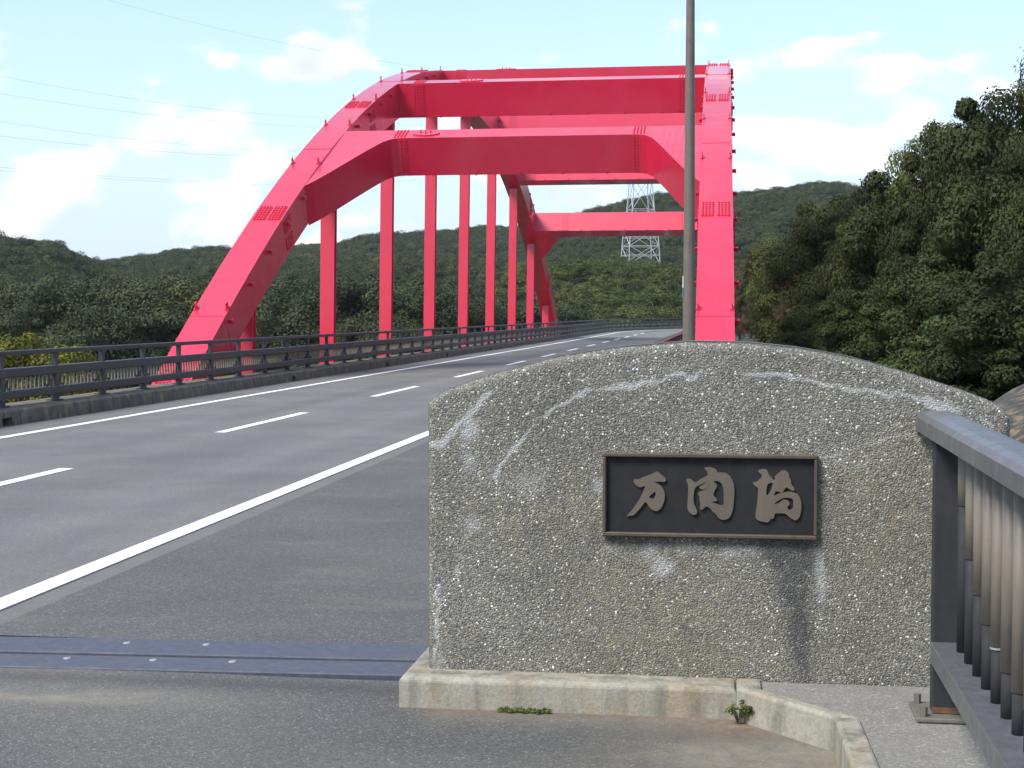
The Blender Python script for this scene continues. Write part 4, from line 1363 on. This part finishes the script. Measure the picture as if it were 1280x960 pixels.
# wires swing from the tower out over the valley to the left
def wire(p_left, z_arm, off, label):
    """p_left: two photo points the wire crosses at the valley side"""
    A = Vector((TWX + off[0], TWY + off[1], z_arm)); B0 = Vector((-165 + off[0], 30 + off[1], 0))
    def hit(px, py):
        dv = pix_dir(px, py)
        # intersection of the vertical plane A-B0 with the ray
        ex, ey = B0.x - A.x, B0.y - A.y
        t = (A.x * dv.y - A.y * dv.x) / (ey * dv.x - ex * dv.y)
        k = (A.y + ey * t) / dv.y
        return t, CAMH + dv.z * k
    (t1, z1), (t2, z2) = hit(*p_left[0]), hit(*p_left[1])
    # z(t) = zA + b t + c t^2 through both points
    M = np.array([[t1, t1 * t1], [t2, t2 * t2]]); b, c = np.linalg.solve(M, [z1 - A.z, z2 - A.z])
    pts = []
    for t in np.linspace(0, 1, 40): pts.append((A.x + (B0.x - A.x) * t, A.y + (B0.y - A.y) * t, A.z + b * t + c * t * t))
    mb = MB().path_tube(pts, .016, 5); o = mb.build('power_line', 'wire')
    return tag(o, label, 'power line', 'overhead power lines')
T_ = 12.2
for pl_, za, of, lb in (([(0, 95), (400, 147)], T_ + 38, (-3, 0), 'upper wire of the highest pair of overhead power lines'),
                        ([(0, 117), (385, 158)], T_ + 38, (3, 0), 'lower wire of the highest pair of overhead power lines'),
                        ([(0, 152), (360, 188)], T_ + 33, (-4, 0), 'upper wire of the middle pair of overhead power lines'),
                        ([(0, 170), (345, 196)], T_ + 33, (4, 0), 'lower wire of the middle pair of overhead power lines'),
                        ([(0, 209), (300, 227)], T_ + 27.5, (-5, 0), 'upper wire of the lowest close pair of overhead power lines'),
                        ([(0, 213), (300, 230)], T_ + 27.5, (5, 0), 'lower wire of the lowest close pair of overhead power lines'),
                        ([(135, 0), (480, 77)], T_ + 41, (0, 0), 'single faint earth wire sloping above all the other power lines')):
    wire(pl_, za, of, lb)

# ------------------------------------------------------------------ sprayed concrete bank behind the monument
gx_ = np.linspace(0, 1, 40); gy_ = np.linspace(0, 1, 30)
A_, B_ = np.meshgrid(gx_, gy_)
bxx = 1.6 + 6.5 * A_; byy = 13 + 9 * B_
bz = -1.2 + 2.6 * np.sin(PI * np.clip(.12 + .62 * A_, 0, 1)) * np.sin(PI * (.12 + .76 * B_)) + (vnoise(bxx * 1.5, byy * 1.5, 8) - .5) * .16
V = np.stack([bxx, byy, bz], -1).reshape(-1, 3); I = np.arange(1200).reshape(30, 40)
F = np.stack([I[:-1, :-1], I[:-1, 1:], I[1:, 1:], I[1:, :-1]], -1).reshape(-1, 4)
tag(link('concrete_bank', np_mesh('concrete_bank', V, F, 'sprayed_concrete', None, True)), kind='structure')

# ------------------------------------------------------------------ weeds at the foot of the plinth
def weed(label, x, y, n, h, sp, mat, leaf):
    o = thing('weed', label, 'plant', loc=(x, y, 0)); g = random.Random(n)
    mb = MB(); cen = []
    for i in range(n):
        a = g.uniform(0, 6.28); r = sp * g.random() ** .5; tip = Vector((r * math.cos(a), r * math.sin(a) * .6, h * g.uniform(.45, 1)))
        mb.path_tube([(0, 0, -.01), tip * .5 + Vector((0, 0, .2 * h)), tip], [.0022, .0018, .001], 5); cen.append(tuple(tip))
    mb.build('stem', 'bark', o)
    v, f, t = leaf_cloud(np.array(cen), np.full((n, 3), leaf * 1.6), 7, leaf, n, .5)
    v[:, 2] = np.maximum(v[:, 2], .004)
    link('leaves', np_mesh('leaves', v, f, mat, {'tint': t}), o)
weed('small green weed in the corner where the plinth meets the kerb', .045, 6.215, 20, .075, .06, 'weed_leaf', .010)
g = random.Random(4); mb = MB()
v, f, t = leaf_cloud(np.array([(-.93 + .02 * i, 6.262 + .01 * math.sin(i * 2.2), .004) for i in range(11)])  , np.full((11, 3), .013), 40, .007, 9, .4, .3, True)
mo = link('moss', np_mesh('moss', v, f, 'weed_leaf', {'tint': t})); tag(mo, 'low tuft of green moss along the foot of the plinth', 'moss', kind='stuff')

# ------------------------------------------------------------------ light haze over the valley
hz = MB().box((-70, 340, 32), (1500, 960, 112)).build('haze', 'soil'); hz.data.materials.clear()
hm = bpy.data.materials.new('haze'); hm.use_nodes = True
hm.node_tree.nodes.remove(hm.node_tree.nodes['Principled BSDF'])
hv = hm.node_tree.nodes.new('ShaderNodeVolumePrincipled'); hv.inputs['Color'].default_value = (.80, .88, 1.0, 1)
hv.inputs['Density'].default_value = .0001; hv.inputs['Anisotropy'].default_value = .2
hm.node_tree.links.new(hv.outputs[0], hm.node_tree.nodes['Material Output'].inputs['Volume'])
hz.data.materials.append(hm); hz['kind'] = 'stuff'
